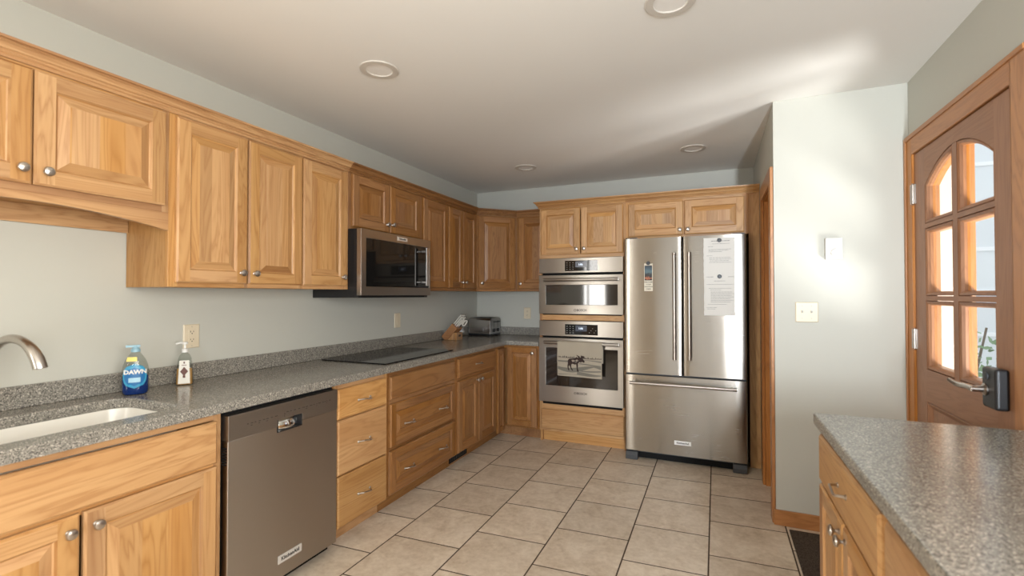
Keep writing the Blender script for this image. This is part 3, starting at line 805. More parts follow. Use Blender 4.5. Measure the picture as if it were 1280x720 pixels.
def towelpt(u, v):
    """u 0..1 across, v 0..1 down the front leaf -> point a hair in front of the cloth"""
    k = v*12; y = 3.9995-.004*math.sin(v*PI); z = .913-.285*v
    x = 1.172+.398*u-.004*v*(u-.1)+.002*v
    return (x, y-.006*v*abs(math.sin(u*5.1+.6))-.0015*math.sin(u*17)-.0016, z-.010*v*u)
def tpoly(pts, m):
    tw.add([towelpt(u, v) for u, v in pts], [tuple(range(len(pts)))], m)
# tree line, drifts, moose
random.seed(11)
for i in range(34):
    u = .03+.945*i/33+random.uniform(-.008, .008); hgt = random.uniform(.02, .065)
    if .40 < u < .58: continue
    tpoly([(u-.012, .43), (u, .43-hgt), (u+.012, .43)], 1)
def band(v0, amp, ph, th, m, u0=.01, u1=.985, fr=5):
    n = 26
    for i in range(n):
        a, b = u0+(u1-u0)*i/n, u0+(u1-u0)*(i+1)/n
        q = lambda u: v0+amp*math.sin(u*fr+ph); tt = lambda u: th*(.25+.75*abs(math.sin(u*3.3+ph)))
        tpoly([(a, q(a)), (a, q(a)+tt(a)), (b, q(b)+tt(b)), (b, q(b))], m)
band(.435, .004, 0, .012, 1, fr=9)
band(.50, .025, 1, .04, 2); band(.60, .02, 2.4, .035, 2, .5); band(.69, .05, .4, .14, 2); band(.86, .03, 3, .10, 2, .45); band(.56, .02, 4, .03, 2, 0.02, .5); band(.78, .02, 5.2, .04, 2, .4); band(.93, .012, 2, .03, 2, .02, .5)
MO = [(.245, .52), (.265, .475), (.30, .46), (.355, .455), (.40, .44), (.44, .40), (.47, .42), (.50, .405), (.545, .41), (.585, .45), (.615, .50), (.63, .53), (.605, .555), (.575, .54), (.55, .535), (.54, .575), (.525, .545), (.495, .55), (.475, .59), (.475, .66), (.47, .73), (.485, .80), (.49, .835), (.455, .835), (.445, .77), (.44, .68), (.435, .62), (.40, .63), (.37, .615), (.34, .61), (.325, .64), (.32, .69), (.335, .75), (.365, .81), (.345, .82), (.315, .775), (.295, .70), (.275, .66), (.262, .70), (.265, .76), (.285, .815), (.255, .815), (.24, .75), (.235, .68), (.245, .61)]
import mathutils.geometry as mg
def tfan(poly, m):
    tris = mg.tessellate_polygon([[Vector((u, v, 0)) for u, v in poly]])
    tw.add([(p[0], p[1]-.0006, p[2]) for p in (towelpt(u, v) for u, v in poly)], [tuple(t) for t in tris], m)
tfan(MO, 1)
for an in ([(.50, .43), (.455, .375), (.44, .33), (.475, .355), (.485, .385), (.49, .35), (.51, .375), (.52, .42)], [(.54, .43), (.535, .38), (.545, .335), (.565, .37), (.585, .345), (.60, .375), (.62, .36), (.615, .40), (.58, .43)]): tfan(an, 1)
tfan([(.33, .50), (.36, .49), (.40, .50), (.39, .54), (.35, .56), (.33, .54)], 3); tfan([(.425, .49), (.46, .47), (.47, .52), (.44, .55)], 3); tfan([(.275, .52), (.30, .50), (.305, .55), (.28, .57)], 3)
def cloth():
    m, nt, b = newmat('tea_towel'); h = N(nt); tc = h.n('ShaderNodeTexCoord').outputs['Object']
    setp(b, (.37, .32, .245), .9, spec=.1); h.bump(h.noise(tc, 700, 2), .3, .001, b); return m
tag(tw.build('tea_towel', [cloth(), plain('towel_print_dark', (.045, .03, .026), .9, spec=.1), plain('towel_print_grey', (.18, .165, .135), .9, spec=.1), plain('towel_print_tan', (.34, .27, .215), .9, spec=.1)]),
    'cream tea towel with a printed moose draped over the lower oven handle', 'towel')

# ---------------------------------------------------------------- fridge
fg = empty('refrigerator', (2.222, 4.2, 0), 0, 'tall stainless french door fridge with bottom freezer drawer', 'refrigerator')
X0, X1 = 1.772, 2.672
MB().box(X0+.004, X1-.004, 3.988, 4.690, .052, 1.785).build('body', DGREY, fg, .004, world=True)
def fdoor(name, x0, x1, z0, z1):
    n = 12; pl = []
    r = .010
    pts = [(x0, 3.985)]
    for i in range(5):
        a = PI/2*i/4; pts.append((x0+r-r*math.cos(a), 3.930+r-r*math.sin(a)+.002))
    for i in range(1, n):
        u = i/n; pts.append((x0+r+(x1-x0-2*r)*u, 3.932-.004*math.sin(PI*u)))
    for i in range(5):
        a = PI/2*i/4; pts.append((x1-r+r*math.sin(a), 3.932+r-r*math.cos(a)))
    pts.append((x1, 3.985))
    mb = MB(); mb.prism(pts, 'z', z0, z1, 0, True, True)
    o = mb.build(name, STEEL_V, fg, world=True); return o
dl = fdoor('door', X0, 2.2175, .703, 1.793); dr = fdoor('door', 2.2245, X1, .703, 1.793); dd = fdoor('freezer_drawer', X0, X1, .078, .688)
for d, x in ((dl, 2.163), (dr, 2.272)):
    mb = MB(); mb.tube([(x, 3.876, .835), (x, 3.876, 1.660)], .0125, n=16)
    for z in (.855, 1.640): mb.lathe([(.010, 0), (.010, .054)], (x, 3.932, z), (0, -1, 0), n=12)
    for z in (.835, .853, 1.642, 1.660): mb.lathe([(.0145, -.004), (.0145, .004)], (x, 3.876, z), n=16)
    mb.build('handle', BRONZE, d, world=True)
mb = MB(); mb.tube([(1.822, 3.876, .632), (2.598, 3.876, .632)], .0125, n=16)
for x in (1.845, 2.575): mb.lathe([(.010, 0), (.010, .054)], (x, 3.932, .632), (0, -1, 0), n=12)
for x in (1.824, 1.838, 2.582, 2.596): mb.lathe([(.0145, -.004), (.0145, .004)], (x, 3.876, .632), (1, 0, 0), n=16)
mb.build('handle', NICKEL, dd, world=True)
badge(fg, Matrix.Translation((2.216, 3.9285, .178)) @ MF, .124, .032, .003)
MB().box(X0+.01, X1-.01, 3.99, 4.02, .689, .702).box(2.2176, 2.2244, 3.95, 3.99, .70, 1.79).build('gasket', BLACKM, fg, world=True)
mb = MB().box(X0+.09, X1-.09, 3.990, 4.02, .008, .077); mb.build('toe_grille', BLACKM, fg, world=True)
for x0, x1 in ((X0+.004, X0+.10), (X1-.10, X1-.004)):
    mb = MB(); mb.prism([(3.930, .001), (4.03, .001), (4.03, .0515), (3.985, .0515), (3.985, .074), (3.945, .062), (3.930, .035)], 'x', x0, x1); mb.build('foot', DGREY, fg, .004, world=True)
mb = MB().box(X0+.01, X0+.10, 3.945, 4.03, 1.7935, 1.803).box(X1-.10, X1-.01, 3.945, 4.03, 1.7935, 1.803); mb.build('hinge_cover', DGREY, fg, .002, world=True)

# papers, photo and magnets on the fridge
def paper(name, x0, x1, z0, z1, y, lines, label, cat, seed, title=True):
    random.seed(seed); mb = MB(); n = 14
    def yy(u, v): return y-.0012-.0022*abs(math.sin(u*6+seed))*abs(math.sin(v*4+seed))
    v = [(x0+(x1-x0)*i/n+random.uniform(-.0015, .0015)*(i in (0, n)), yy(i/n, j/n), z0+(z1-z0)*j/n) for j in range(n+1) for i in range(n+1)]
    mb.add(v, [(j*(n+1)+i, j*(n+1)+i+1, (j+1)*(n+1)+i+1, (j+1)*(n+1)+i) for j in range(n) for i in range(n)], 0, True)
    for (a, b, z, t) in lines:
        k = a
        while k < b-.02:
            l = min(random.uniform(.03, .10), b-k)
            mb.box(x0+(x1-x0)*k, x0+(x1-x0)*(k+l), y-.0042, y-.0040, z1-(z1-z0)*z, z1-(z1-z0)*z-t, 1); k += l+.018
    return tag(mb.build(name, [PAPERM, INK]), label, cat)
L1 = [(.25, .85, .075, .006), (.28, .82, .15, .003), (.14, .30, .22, .003), (.16, .88, .29, .003), (.16, .78, .32, .003), (.16, .60, .35, .003), (.10, .28, .45, .003), (.18, .85, .50, .003), (.18, .88, .54, .003), (.20, .82, .58, .003), (.18, .88, .62, .003)]
L2 = [(.08, .32, .05, .004), (.78, .98, .05, .004), (.33, .68, .15, .004), (.08, .92, .235, .003), (.15, .9, .33, .003), (.2, .55, .37, .003), (.22, .9, .42, .004), (.22, .95, .46, .004), (.22, .92, .50, .004), (.22, .95, .54, .004), (.22, .85, .58, .004), (.22, .93, .62, .004), (.22, .86, .66, .004), (.12, .72, .72, .003), (.08, .42, .80, .003), (.1, .38, .835, .003)]
paper('paper_notice', 2.376, 2.597, 1.470, 1.772, 3.9285, L1, 'upper paper notice held by a round magnet on the right fridge door', 'paper', 2)
paper('paper_notice', 2.378, 2.595, 1.178, 1.490, 3.9255, L2, 'lower paper notice held by a round magnet on the right fridge door', 'paper', 5)
def magnet(x, z, y, label):
    mb = MB(); mb.lathe([(.0155, 0), (.0155, .005), (.013, .007), (0, .0072)], (x, y, z), (0, -1, 0), n=20)
    tag(mb.build('fridge_magnet', BLACK), label, 'magnet', 'round black fridge magnets')
magnet(2.487, 1.752, 3.9235, 'round black magnet at the top of the upper paper notice')
magnet(2.487, 1.4755, 3.9205, 'round black magnet where the two paper notices overlap')
def picture():
    m, nt, b = newmat('night_photo'); h = N(nt); tc = h.n('ShaderNodeTexCoord').outputs['Generated']
    sp = h.n('ShaderNodeSeparateXYZ'); h.put(sp.inputs[0], tc); n = h.noise(tc, 5, 3, .6, .5)
    f = h.math('ADD', sp.outputs[2], h.math('MULTIPLY', h.math('SUBTRACT', n, .5), .45))
    c = h.ramp(f, [(.06, (.006, .006, .006)), (.16, (.45, .13, .05)), (.24, (.02, .014, .012)), (.42, (.012, .014, .016)), (.60, (.085, .15, .17)), (.82, (.035, .065, .09)), (.97, (.01, .015, .02))])
    nt.links.new(c, b.inputs['Base Color']); setp(b, rough=.25); return m
pc = empty('photo_card', (1.963, 3.9285, 1.365), 0, 'small dark photo card with a cream welcome sign on the left fridge door', 'card')
MB().box(1.930, 1.997, 3.9265, 3.9283, 1.366, 1.588).build('backing', SIGNM, pc, world=True)
MB().box(1.934, 1.992, 3.9255, 3.9263, 1.452, 1.572).build('photo', picture(), pc, world=True)
tm = MB()
for i, (t, s) in enumerate((('WELCOME', .0135), ('TO OUR', .0105), ('VACATION', .0130), ('CABIN', .0130))):
    tm.join(textmb(t, s, Matrix.Translation((1.9635, 3.9262, 1.438-.0185*i)) @ MF, bold=.0003))
tm.build('lettering', INKD, pc, world=True)
magnet(1.962, 1.590, 3.9250, 'round black magnet holding the small photo card')

# ---------------------------------------------------------------- things on the counter
def dishbottle():
    o = empty('dish_soap_bottle', (.135, 1.248, CT), math.radians(60), 'dish soap bottle half full of blue liquid with a blue label, by the sink', 'bottle')
    R = lambda w, d, z: [(w*math.cos(2*PI*i/28)*(1 if True else 1), d*math.sin(2*PI*i/28), z) for i in range(28)]
    pr = [(.040, .026, .0005), (.046, .030, .008), (.047, .031, .03), (.047, .031, .075), (.048, .031, .10), (.044, .030, .125), (.036, .027, .15), (.024, .021, .170), (.016, .016, .182), (.0145, .0145, .19)]
    mb = MB(); mb.loft([R(*p) for p in pr], 0, True); mb.build('bottle', CLEARP, o)
    lq = [(.038, .024, .003), (.044, .028, .010), (.0455, .0295, .03), (.0455, .0295, .075), (.0455, .0295, .082)]
    MB().loft([R(*p) for p in lq], 0, True).build('liquid', LIQB, o)
    mb = MB(); mb.lathe([(.017, .1845), (.017, .196), (.013, .200), (.010, .208), (.009, .213)], n=20)
    mb.loft([[(x, y, z) for y, z in ((-.008, .205), (.008, .205), (.008, .214), (-.008, .214))] for x in (-.034, -.02, .016)], 0)
    mb.build('cap', CAPM, o)
    # label wrapped on the camera side
    def wrap(cx, z, ang_w, hh, off, m, mb, n=14, shape='oval'):
        v = []; f = []
        cen = []
        for j in range(9):
            b = -1+2*j/8; wv = math.sqrt(max(0, 1-b*b)) if shape == 'oval' else 1
            for i in range(n+1):
                a = cx+ang_w*wv*(-1+2*i/n); zz = z+hh*b
                k = 1 if zz < .11 else 1-(zz-.11)*5.2
                v.append(((.0475+off)*max(k, .4)*math.sin(a), -(.0315+off)*max(k, .5)*math.cos(a), zz))
        for j in range(8):
            for i in range(n): q = j*(n+1)+i; f.append((q, q+1, q+n+2, q+n+1))
        mb.add(v, f, m, True)
    mb = MB(); wrap(-.05, .083, 1.0, .054, .0012, 0, mb); lb = mb.build('label', BLUE2, o)
    mb = MB(); wrap(-.05, .080, .8, .040, .0018, 0, mb); mb.build('label_panel', BLUE, lb)
    mb = MB(); wrap(-.05, .066, .42, .010, .0026, 0, mb, shape='rect'); mb.build('label_strip', plain('label_pale', (.35, .55, .66), .5), lb)
    MT = Matrix.Translation((0, -.0350, .100)) @ MF
    t = textmb('DAWN', .0245, MT, bold=.0012)
    t.xf(lambda p: Vector((p.x, -(.0325)*math.cos(math.asin(max(-.95, min(.95, p.x/.05))))-.0032, p.z))); t.build('lettering', WPLAST, lb)
    mb = MB(); wrap(-.35, .155, .50, .009, .0035, 0, mb, shape='rect'); 
    o2 = mb.build('sticker', YEL, o); return o
dishbottle()
def handsoap():
    o = empty('hand_soap_bottle', (.098, 1.480, CT), math.radians(52), 'clear hand soap pump bottle of amber liquid below the outlet', 'bottle')
    def rr2(w, d, r, z): return [(x, y, z) for x, y in rrect(-w, w, -d, d, r, 4)]
    pr = [(.032, .028, .010, .0005), (.035, .030, .010, .006), (.031, .027, .010, .08), (.026, .023, .010, .125), (.020, .018, .009, .142), (.012, .012, .0105, .152), (.012, .012, .0105, .160)]
    MB().loft([rr2(*p) for p in pr], 0, True).build('bottle', CLEARP, o)
    lq = [(.030, .026, .009, .003), (.0330, .0282, .009, .008), (.0305, .0262, .009, .075), (.0303, .0260, .009, .080)]
    MB().loft([rr2(*p) for p in lq], 0, True).build('liquid', LIQA, o)
    mb = MB(); mb.lathe([(.0135, .1545), (.0135, .170), (.010, .172), (.0045, .174), (.0045, .192), (.012, .194), (.012, .204), (0, .2045)], n=18)
    mb.tube([(0, 0, .200), (-.02, -.002, .2005), (-.036, -.004, .196)], .0045, n=8); mb.build('pump', WPLAST, o)
    mb = MB(); v = []
    sl = lambda z: .0312+(.0355-.0312)*(1-z/.08)*.8 - max(0, z-.08)*.09
    def yface(z): return -(.0302-.0028*min(1, z/.08)-max(0, z-.08)*.085)-.0012
    mb.add([(-.024, yface(.008), .008), (.024, yface(.008), .008), (.019, yface(.118), .118), (-.019, yface(.118), .118)], [(0, 1, 2, 3)], 0)
    lb = mb.build('label', LABELW, o)
    mb = MB(); q = lambda x, z: (x, yface(z)-.0008, z)
    mb.add([q(-.016, .066), q(0, .044), q(.016, .066), q(0, .088)], [(0, 1, 2, 3)]); mb.add([q(-.005, .036), q(.005, .036), q(.005, .048), q(-.005, .048)], [(0, 1, 2, 3)])
    mb.add([q(-.003, .103), q(.003, .103), q(.003, .112), q(-.003, .112)], [(0, 1, 2, 3)]); mb.add([q(-.010, .0945), q(.010, .0945), q(.010, .097), q(-.010, .097)], [(0, 1, 2, 3)])
    mb.build('label_print', BROWNL, lb)
handsoap()

# knife block
kb = empty('knife_block', (.13, 3.98, CT), 0, 'two tone wooden knife block on the counter in front of the toaster', 'knife block')
KX, KY0, KY1 = .026, 3.925, 4.035
th = math.radians(47); dx, dz = math.cos(th), math.sin(th); nx_, nz_ = dz, -dx    # along slant, and towards front-bottom
P0 = Vector((KX, CT+.040)); 
pa = (KX, CT+.030); Ls, Ts = .175, .072
top0 = (pa[0]+dx*Ls, pa[1]+dz*Ls); top1 = (top0[0]+nx_*Ts, top0[1]+nz_*Ts); bot1 = (pa[0]+nx_*Ts-dx*.0, pa[1]+nz_*Ts)
tb = (bot1[1]-(CT+.001))/dz; bb = (bot1[0]-dx*tb, CT+.001)
ta = (pa[1]-(CT+.001))/dz
slant = [pa, top0, top1, (bot1[0], bot1[1]) if bot1[1] > CT+.001 else bb]
if bot1[1] < CT+.001:
    tq = (CT+.001-bot1[1])/dz; f1 = (bot1[0]+dx*tq, CT+.001)
    tq2 = (pa[1]-CT-.001)/(-nz_); f0 = (pa[0]+nx_*tq2, CT+.001)
    slant = [pa, top0, top1, f1, f0]
else: f1 = bot1
MB().prism(slant, 'y', KY0, KY1, 0).build('slanted_body', BLK_D, kb, .002, world=True)
fe = f1[0]+.100
zt = CT+.001+min((fe-.035-f1[0])*math.tan(th), .078)
MB().prism([(f1[0]+.002, CT+.001), (fe, CT+.001), (fe, zt), (f1[0]+.002+(zt-CT-.001)/math.tan(th), zt)], 'y', KY0, KY1, 0).build('wedge_base', BLK_L, kb, .0015, world=True)
MB().box(fe, fe+.0006, KY0+.035, KY0+.075, CT+.030, CT+.050).build('plaque', INKD, kb, world=True)
random.seed(5)
def knife(a, y, ln, r, nm='kitchen_knife', lab=None, m=LABELW):
    o = empty(nm, (0, 0, 0), 0, lab, 'knife', 'knives in the block')
    px, pz = top0[0]+nx_*Ts*a, top0[1]+nz_*Ts*a
    o.matrix_basis = Matrix.Translation((px, y, pz))
    q = lambda t, s: (dx*t+nx_*s, 0, dz*t+nz_*s)
    rings = []
    for t, w, d in ((.004, .0058, .005), (.012, .0062, .006), (.05, .0050, .0055), (.085, .0055, .006), (ln-.006, .0068, .0065), (ln, .0058, .005)):
        c = Vector(q(t, 0)); rings.append([tuple(c+Vector((nx_*w*math.cos(2*PI*i/10), d*math.sin(2*PI*i/10), nz_*w*math.cos(2*PI*i/10)))) for i in range(10)])
    MB().loft(rings, 0, True).build('handle', m, o)
    mb = MB(); mb.tube([q(ln-.0005, 0), q(ln+.004, 0)], .0058, n=10); mb.build('bolster', CHROME, o)
    return o
names = ['back row', 'second row', 'third row']
for r, (a, cnt, ln) in enumerate(((.14, 3, .126), (.40, 3, .116), (.64, 4, .100))):
    for i in range(cnt):
        y = KY0+.016+(KY1-KY0-.032)*i/(cnt-1)
        knife(a, y, ln-.004*i, .01, lab='white handled knife in the wooden block, %s, %s' % (('top row', 'middle row', 'lower row')[r], ('nearest the camera', 'second from the camera', 'third from the camera', 'farthest from the camera')[i]))
sc = empty('kitchen_shears', (0, 0, 0), 0, 'pale handled kitchen shears standing lowest in the knife block', 'scissors')
px, pz = top0[0]+nx_*Ts*.88, top0[1]+nz_*Ts*.88; sc.matrix_basis = Matrix.Translation((px, KY0+.045, pz))
mb = MB(); q = lambda t, s: Vector((dx*t+nx_*s, 0, dz*t+nz_*s))
mb.tube([q(.001, 0), q(.045, 0)], .0065, n=10); mb.build('shank', CHROME, sc)
for sgn in (-1, 1):
    mb = MB(); mb.tube([q(.075+.032*math.cos(a), sgn*.014+.013*math.sin(a)) + Vector((0, sgn*.012, 0)) for a in [2*PI*i/20 for i in range(21)]], .006, n=8, caps=False); mb.build('loop', LABELW, sc)

# toaster
ts = empty('toaster', (.17, 4.54, CT), 0, 'stainless four slice toaster with black ends in the counter corner', 'toaster')
TX0, TX1, TY0, TY1 = .045, .315, 4.425, 4.670
def tprof(i, z0, z1, r=.035):
    y0, y1 = TY0+i, TY1-i
    pts = [(y0, z0), (y1, z0)]
    for k in range(7): a = PI/2*k/6; pts.append((y1-r+r*math.cos(a), z1-r+r*math.sin(a)))
    for k in range(7): a = PI/2+PI/2*k/6; pts.append((y0+r+r*math.cos(a), z1-r+r*math.sin(a)))
    return pts
MB().prism(tprof(0, CT+.024, CT+.188), 'x', TX0+.012, TX1-.012, 0, True, True).build('shell', plain('toaster_steel', (.50, .48, .46), .26, 1), ts, world=True)
mb = MB(); mb.prism(tprof(.004, CT+.024, CT+.184), 'x', TX1-.0118, TX1-.002).prism(tprof(.004, CT+.024, CT+.184), 'x', TX0+.002, TX0+.0118); mb.build('end_cap', plain('toaster_end', (.30, .29, .28), .3, 1), ts, world=True)
mb = MB(); mb.box(TX0+.002, TX1-.002, TY0+.004, TY1-.004, CT+.008, CT+.0235); mb.build('base', BLACK, ts, .004, world=True)
mb = MB()
for x in (TX0+.03, TX1-.03):
    for y in (TY0+.03, TY1-.03): mb.box(x-.012, x+.012, y-.012, y+.012, CT+.0005, CT+.0080)
mb.build('foot', BLACK, ts, world=True)
mb = MB()
for y in (TY0+.045, TY0+.095, TY1-.095, TY1-.045): mb.box(TX0+.045, TX1-.045, y-.012, y+.012, CT+.1872, CT+.1892)
mb.box(TX0+.014, TX1-.012, TY0+.030, TY1-.030, CT+.1870, CT+.1880); mb.build('slot_panel', BLACKM, ts, world=True)
for y in (TY0+.075, TY1-.075):
    MB().box(TX1-.0018, TX1-.0008, y-.003, y+.003, CT+.085, CT+.160).build('lever_track', BLACKM, ts, world=True)
    MB().box(TX1-.002, TX1+.022, y-.020, y+.020, CT+.142, CT+.154).build('lever', BLACK, ts, .003, world=True)
    MB().lathe([(.018, 0), (.018, .010), (.014, .014), (0, .0145)], (TX1-.002, y, CT+.060), (1, 0, 0), n=18).build('knob', BLACK, ts, world=True)

# ---------------------------------------------------------------- outlets, switches, dial
def outlet(M, label, kind, cat='outlet', name='wall_outlet'):
    o = empty(name, M.translation, 0, label, cat)
    pl = MB(); w, hh = (.040, .060) if kind != 'double' else (.0565, .0575)
    def rg(i, z): return [(-w+i, -hh+i, z), (w-i, -hh+i, z), (w-i, hh-i, z), (-w+i, hh-i, z)]
    pl.loft([rg(0, .0005), rg(0, .003), rg(.004, .0065)], 0).mat(M); pl.build('plate', IVORY, o, world=True)
    if kind == 'gfci':
        MB().box(-.017, .017, -.034, .034, .0066, .0085).mat(M).build('receptacle', IVORY, o, .001, world=True)
        b = MB()
        for z in (-.020, .020):
            b.box(-.0085, -.006, z, z+.008, .0085, .0088).box(.006, .0085, z, z+.008, .0085, .0088).lathe([(.0028, .0085), (.0028, .0089)], (0, z-.006, 0), n=10)
        b.mat(M); b.build('slot', BLACKM, o, world=True)
        MB().box(-.010, .010, -.005, -.001, .0085, .0095).box(-.010, .010, .001, .005, .0085, .0095).mat(M).build('test_button', IVORY, o, world=True)
    elif kind == 'duplex':
        for z in (-.020, .020):
            r = MB().prism(rrect(-.0165, .0165, z-.0145, z+.0145, .008, 4), 'z', .0066, .0085).mat(M).build('receptacle', IVORY, o, world=True)
            b = MB(); b.box(-.008, -.006, z, z+.008, .0085, .0088).box(.006, .008, z, z+.008, .0085, .0088).lathe([(.0025, .0085), (.0025, .0089)], (0, z-.006, 0), n=10)
            b.mat(M); b.build('slot', BLACKM, r, world=True)
    elif kind == 'rocker':
        MB().box(-.0165, .0165, -.033, .033, .0066, .010).mat(M).build('rocker', IVORY, o, .001, world=True)
    elif kind == 'double':
        for x in (-.023, .023):
            MB().box(x-.005, x+.005, -.012, .012, .0066, .0075).mat(M).build('toggle_slot', IVORY, o, world=True)
            MB().prism([(-.004, .0075), (.005, .0075), (.012, .020), (.006, .022)], 'x', x-.004, x+.004).mat(M).build('toggle', WPLAST, o, .001, world=True)
    b = MB()
    for z in ((-.048, .048) if kind != 'double' else (-.035, .035)):
        for x in ((0,) if kind != 'double' else (-.023, .023)): b.lathe([(.003, .0062), (.003, .0072), (0, .0074)], (x, z, 0), n=10)
    b.mat(M); b.build('screw', plain('plate_screw', (.45, .40, .31), .4), o, world=True)
    return o
outlet(Matrix.Translation((.0005, 1.570, 1.127)) @ MR, 'ivory outlet on the left wall above the hand soap bottle', 'gfci')
outlet(Matrix.Translation((.0005, 3.270, 1.122)) @ MR, 'ivory rocker switch on the left wall below the right end of the microwave', 'rocker', 'switch', 'rocker_switch')
outlet(Matrix.Translation((.606, 4.7195, 1.140)) @ MF, 'ivory outlet on the back wall between toaster and ovens', 'duplex')
outlet(Matrix.Translation((2.938, YP-.0005, 1.237)) @ MF, 'ivory double light switch on the partition wall', 'double', 'switch', 'light_switch')
dl_ = empty('dimmer_dial', (3.066, YP, 1.595), 0, 'white dial control box on the partition wall above the light switch', 'dial')
M0 = Matrix.Translation((3.068, YP-.0005, 1.594)) @ MF
MB().box(-.040, .040, -.060, .060, .0005, .030).mat(M0).build('housing', WPLAST, dl_, .004, world=True)
MB().lathe([(.026, .0302), (.026, .034), (.022, .036), (.021, .043), (.018, .046), (0, .0462)], (.004, -.024, 0), n=26).mat(M0).build('knob', WPLAST, dl_, world=True)

# recessed lights
for (x, y, lab) in ((.905, 1.915, 'recessed ceiling light nearest the sink cabinets'), (2.305, 1.915, 'recessed ceiling light cut by the top edge of the frame'), (.905, 3.92, 'recessed ceiling light near the far left corner'), (2.305, 3.92, 'recessed ceiling light above the fridge')):
    o = empty('recessed_light', (x, y, H), 0, lab, 'ceiling light', 'recessed ceiling lights')
    MB().lathe([(.097, -.0006), (.097, -.003), (.094, -.006), (.066, -.0065), (.063, -.002)], (x, y, H), n=40).build('trim_ring', plain('can_trim', (.60, .56, .50), .5), o, world=True)
    MB().lathe([(.0655, -.0025), (.062, .020), (.052, .060), (.048, .078), (.0, .079)], (x, y, H), n=40).build('reflector', CANIN, o, world=True)
    MB().lathe([(.0, .030), (.034, .033), (.042, .040), (.044, .0775)], (x, y, H), n=24).build('bulb', plain('bulb_face', (.22, .18, .14), .5), o, world=True)

# ---------------------------------------------------------------- pantry doorway in the partition
d2 = empty('door_2', (XP+.06, 3.5, 0), 0, 'orange fir trimmed pantry doorway right of the fridge', 'door', None, 'structure')
cw = .085
mb = MB(); xa, xb = XP-.018, XP-.0005
mb.box(xa, xb, HY0-cw-.002, HY0+.006, .0005, HZ+cw, 0).box(xa, xb, HY1-.006, HY1+cw, .0005, HZ+cw, 0).box(xa, xb, HY0+.006, HY1-.006, HZ-.006, HZ+cw, 1)
mb.build('casing', [FV, FD], d2, .003, world=True)
mb = MB(); mb.box(XP, XP+.11, HY0+.0005, HY0+.018, .0005, HZ-.001, 0).box(XP, XP+.11, HY1-.018, HY1-.0005, .0005, HZ-.001, 0).box(XP, XP+.11, HY0+.018, HY1-.018, HZ-.018, HZ-.001, 1)
mb.build('jamb', [FV, FD], d2, world=True)
MB().box(XP+.062, XP+.100, HY0+.021, HY1-.021, .008, HZ-.021).build('slab', DV, d2, world=True)
mb = MB().box(XP+.030, XP+.055, HY1-.0215, HY1-.018, .05, .11); mb.tube([(XP+.058, HY1-.024, .045), (XP+.058, HY1-.024, .115)], .004, n=8); mb.build('hinge', NICKEL, d2, world=True)

# ---------------------------------------------------------------- glazed entry door
d1 = empty('door_1', (XR+.03, 2.615, 0), 0, 'brown wooden entry door with six arched glass panes at right', 'door', None, 'structure')
SY0_, SY1_ = 2.172, 3.058; SX = 3.406; ST = .045
mb = MB(); xa, xb = XR-.019, XR-.0005
mb.box(xa, xb, DY1-.012, DY1+.079, .0005, DZ+.09, 0).box(xa, xb, DY0-.078, DY0+.012, .0005, DZ+.09, 0).box(xa, xb, DY0+.012, DY1-.012, DZ-.012, DZ+.09, 1)
mb.box(xa-.006, xa, DY1+.060, DY1+.0795, .0005, DZ+.09, 0).box(xa-.006, xa, DY0-.078, DY1+.060, DZ+.070, DZ+.09, 1)
mb.build('casing', [FV, FD], d1, .003, world=True)
mb = MB(); XJ = XR+.050
for xa, xb, m0, m1 in ((XR-.001, XJ, 0, 1), (XJ+.0001, XR+.149, 2, 2)): mb.box(xa, xb, DY1-.0155, DY1-.0005, .0005, DZ-.0005, m0).box(xa, xb, DY0+.0005, DY0+.0155, .0005, DZ-.0005, m0).box(xa, xb, DY0+.0155, DY1-.0155, DZ-.0135, DZ-.0005, m1)
mb.box(SX+ST+.002, SX+ST+.02, DY1-.035, DY1-.0155, .0005, DZ-.014, 0).box(SX+ST+.002, SX+ST+.02, DY0+.0155, DY0+.035, .0005, DZ-.014, 0)
mb.build('jamb', [FV, FD, plain('pale_jamb', (.80, .66, .53), .6)], d1, world=True)
CY = 2.615
def arch(y): return 1.992-.118*((y-CY)/.315)**2
def pane(y0, y1, z0, z1, i):
    if z1 is not None: return [(y0+i, z0+i), (y1-i, z0+i), (y1-i, z1-i), (y0+i, z1-i)]
    n = 10; pts = [(y0+i, z0+i), (y1-i, z0+i)]
    for k in range(n+1):
        y = (y1-i)+((y0+i)-(y1-i))*k/n; pts.append((y, arch(y)-i*1.03))
    return pts
cols = [(2.298, 2.594), (2.636, 2.932)]; rows = [(.972, 1.308), (1.330, 1.662), (1.684, None)]
panes = [(a, b, z0, z1) for (a, b) in cols for (z0, z1) in rows]
mb = MB(); xa, xb = SX, SX+ST; ZT = DZ-.017
mb.box(xa, xb, SY0_, 2.298, .012, ZT, 0).box(xa, xb, 2.932, SY1_, .012, ZT, 0).box(xa, xb, 2.594, 2.636, .9721, 1.9900, 0)
for z0, z1 in ((.012, .14), (.815, .972)): mb.box(xa, xb, 2.2981, 2.9319, z0, z1, 1)
for c0, c1 in cols:
    for z0, z1 in ((1.308, 1.330), (1.662, 1.684)): mb.box(xa, xb, c0, c1, z0, z1, 1)
pts = [(2.2981, ZT), (2.2981, arch(2.2981))]+[(2.298+.634*k/24, arch(2.298+.634*k/24)) for k in range(1, 24)]+[(2.9319, arch(2.9319)), (2.9319, ZT)]
for k in range(len(pts)-3):
    (ya, za), (yb, zb) = pts[k+1], pts[k+2]
    pid = .42; mb.add([(x, y, z) for x in (xa, xb) for y, z in ((ya, za), (yb, zb), (yb, ZT), (ya, ZT))], [(0, 1, 2, 3), (4, 5, 6, 7), (0, 1, 5, 4), (2, 3, 7, 6)], 1); mb.p[-4:] = [.42]*4
sl = mb.build('slab', [DV, DD], d1, world=True)
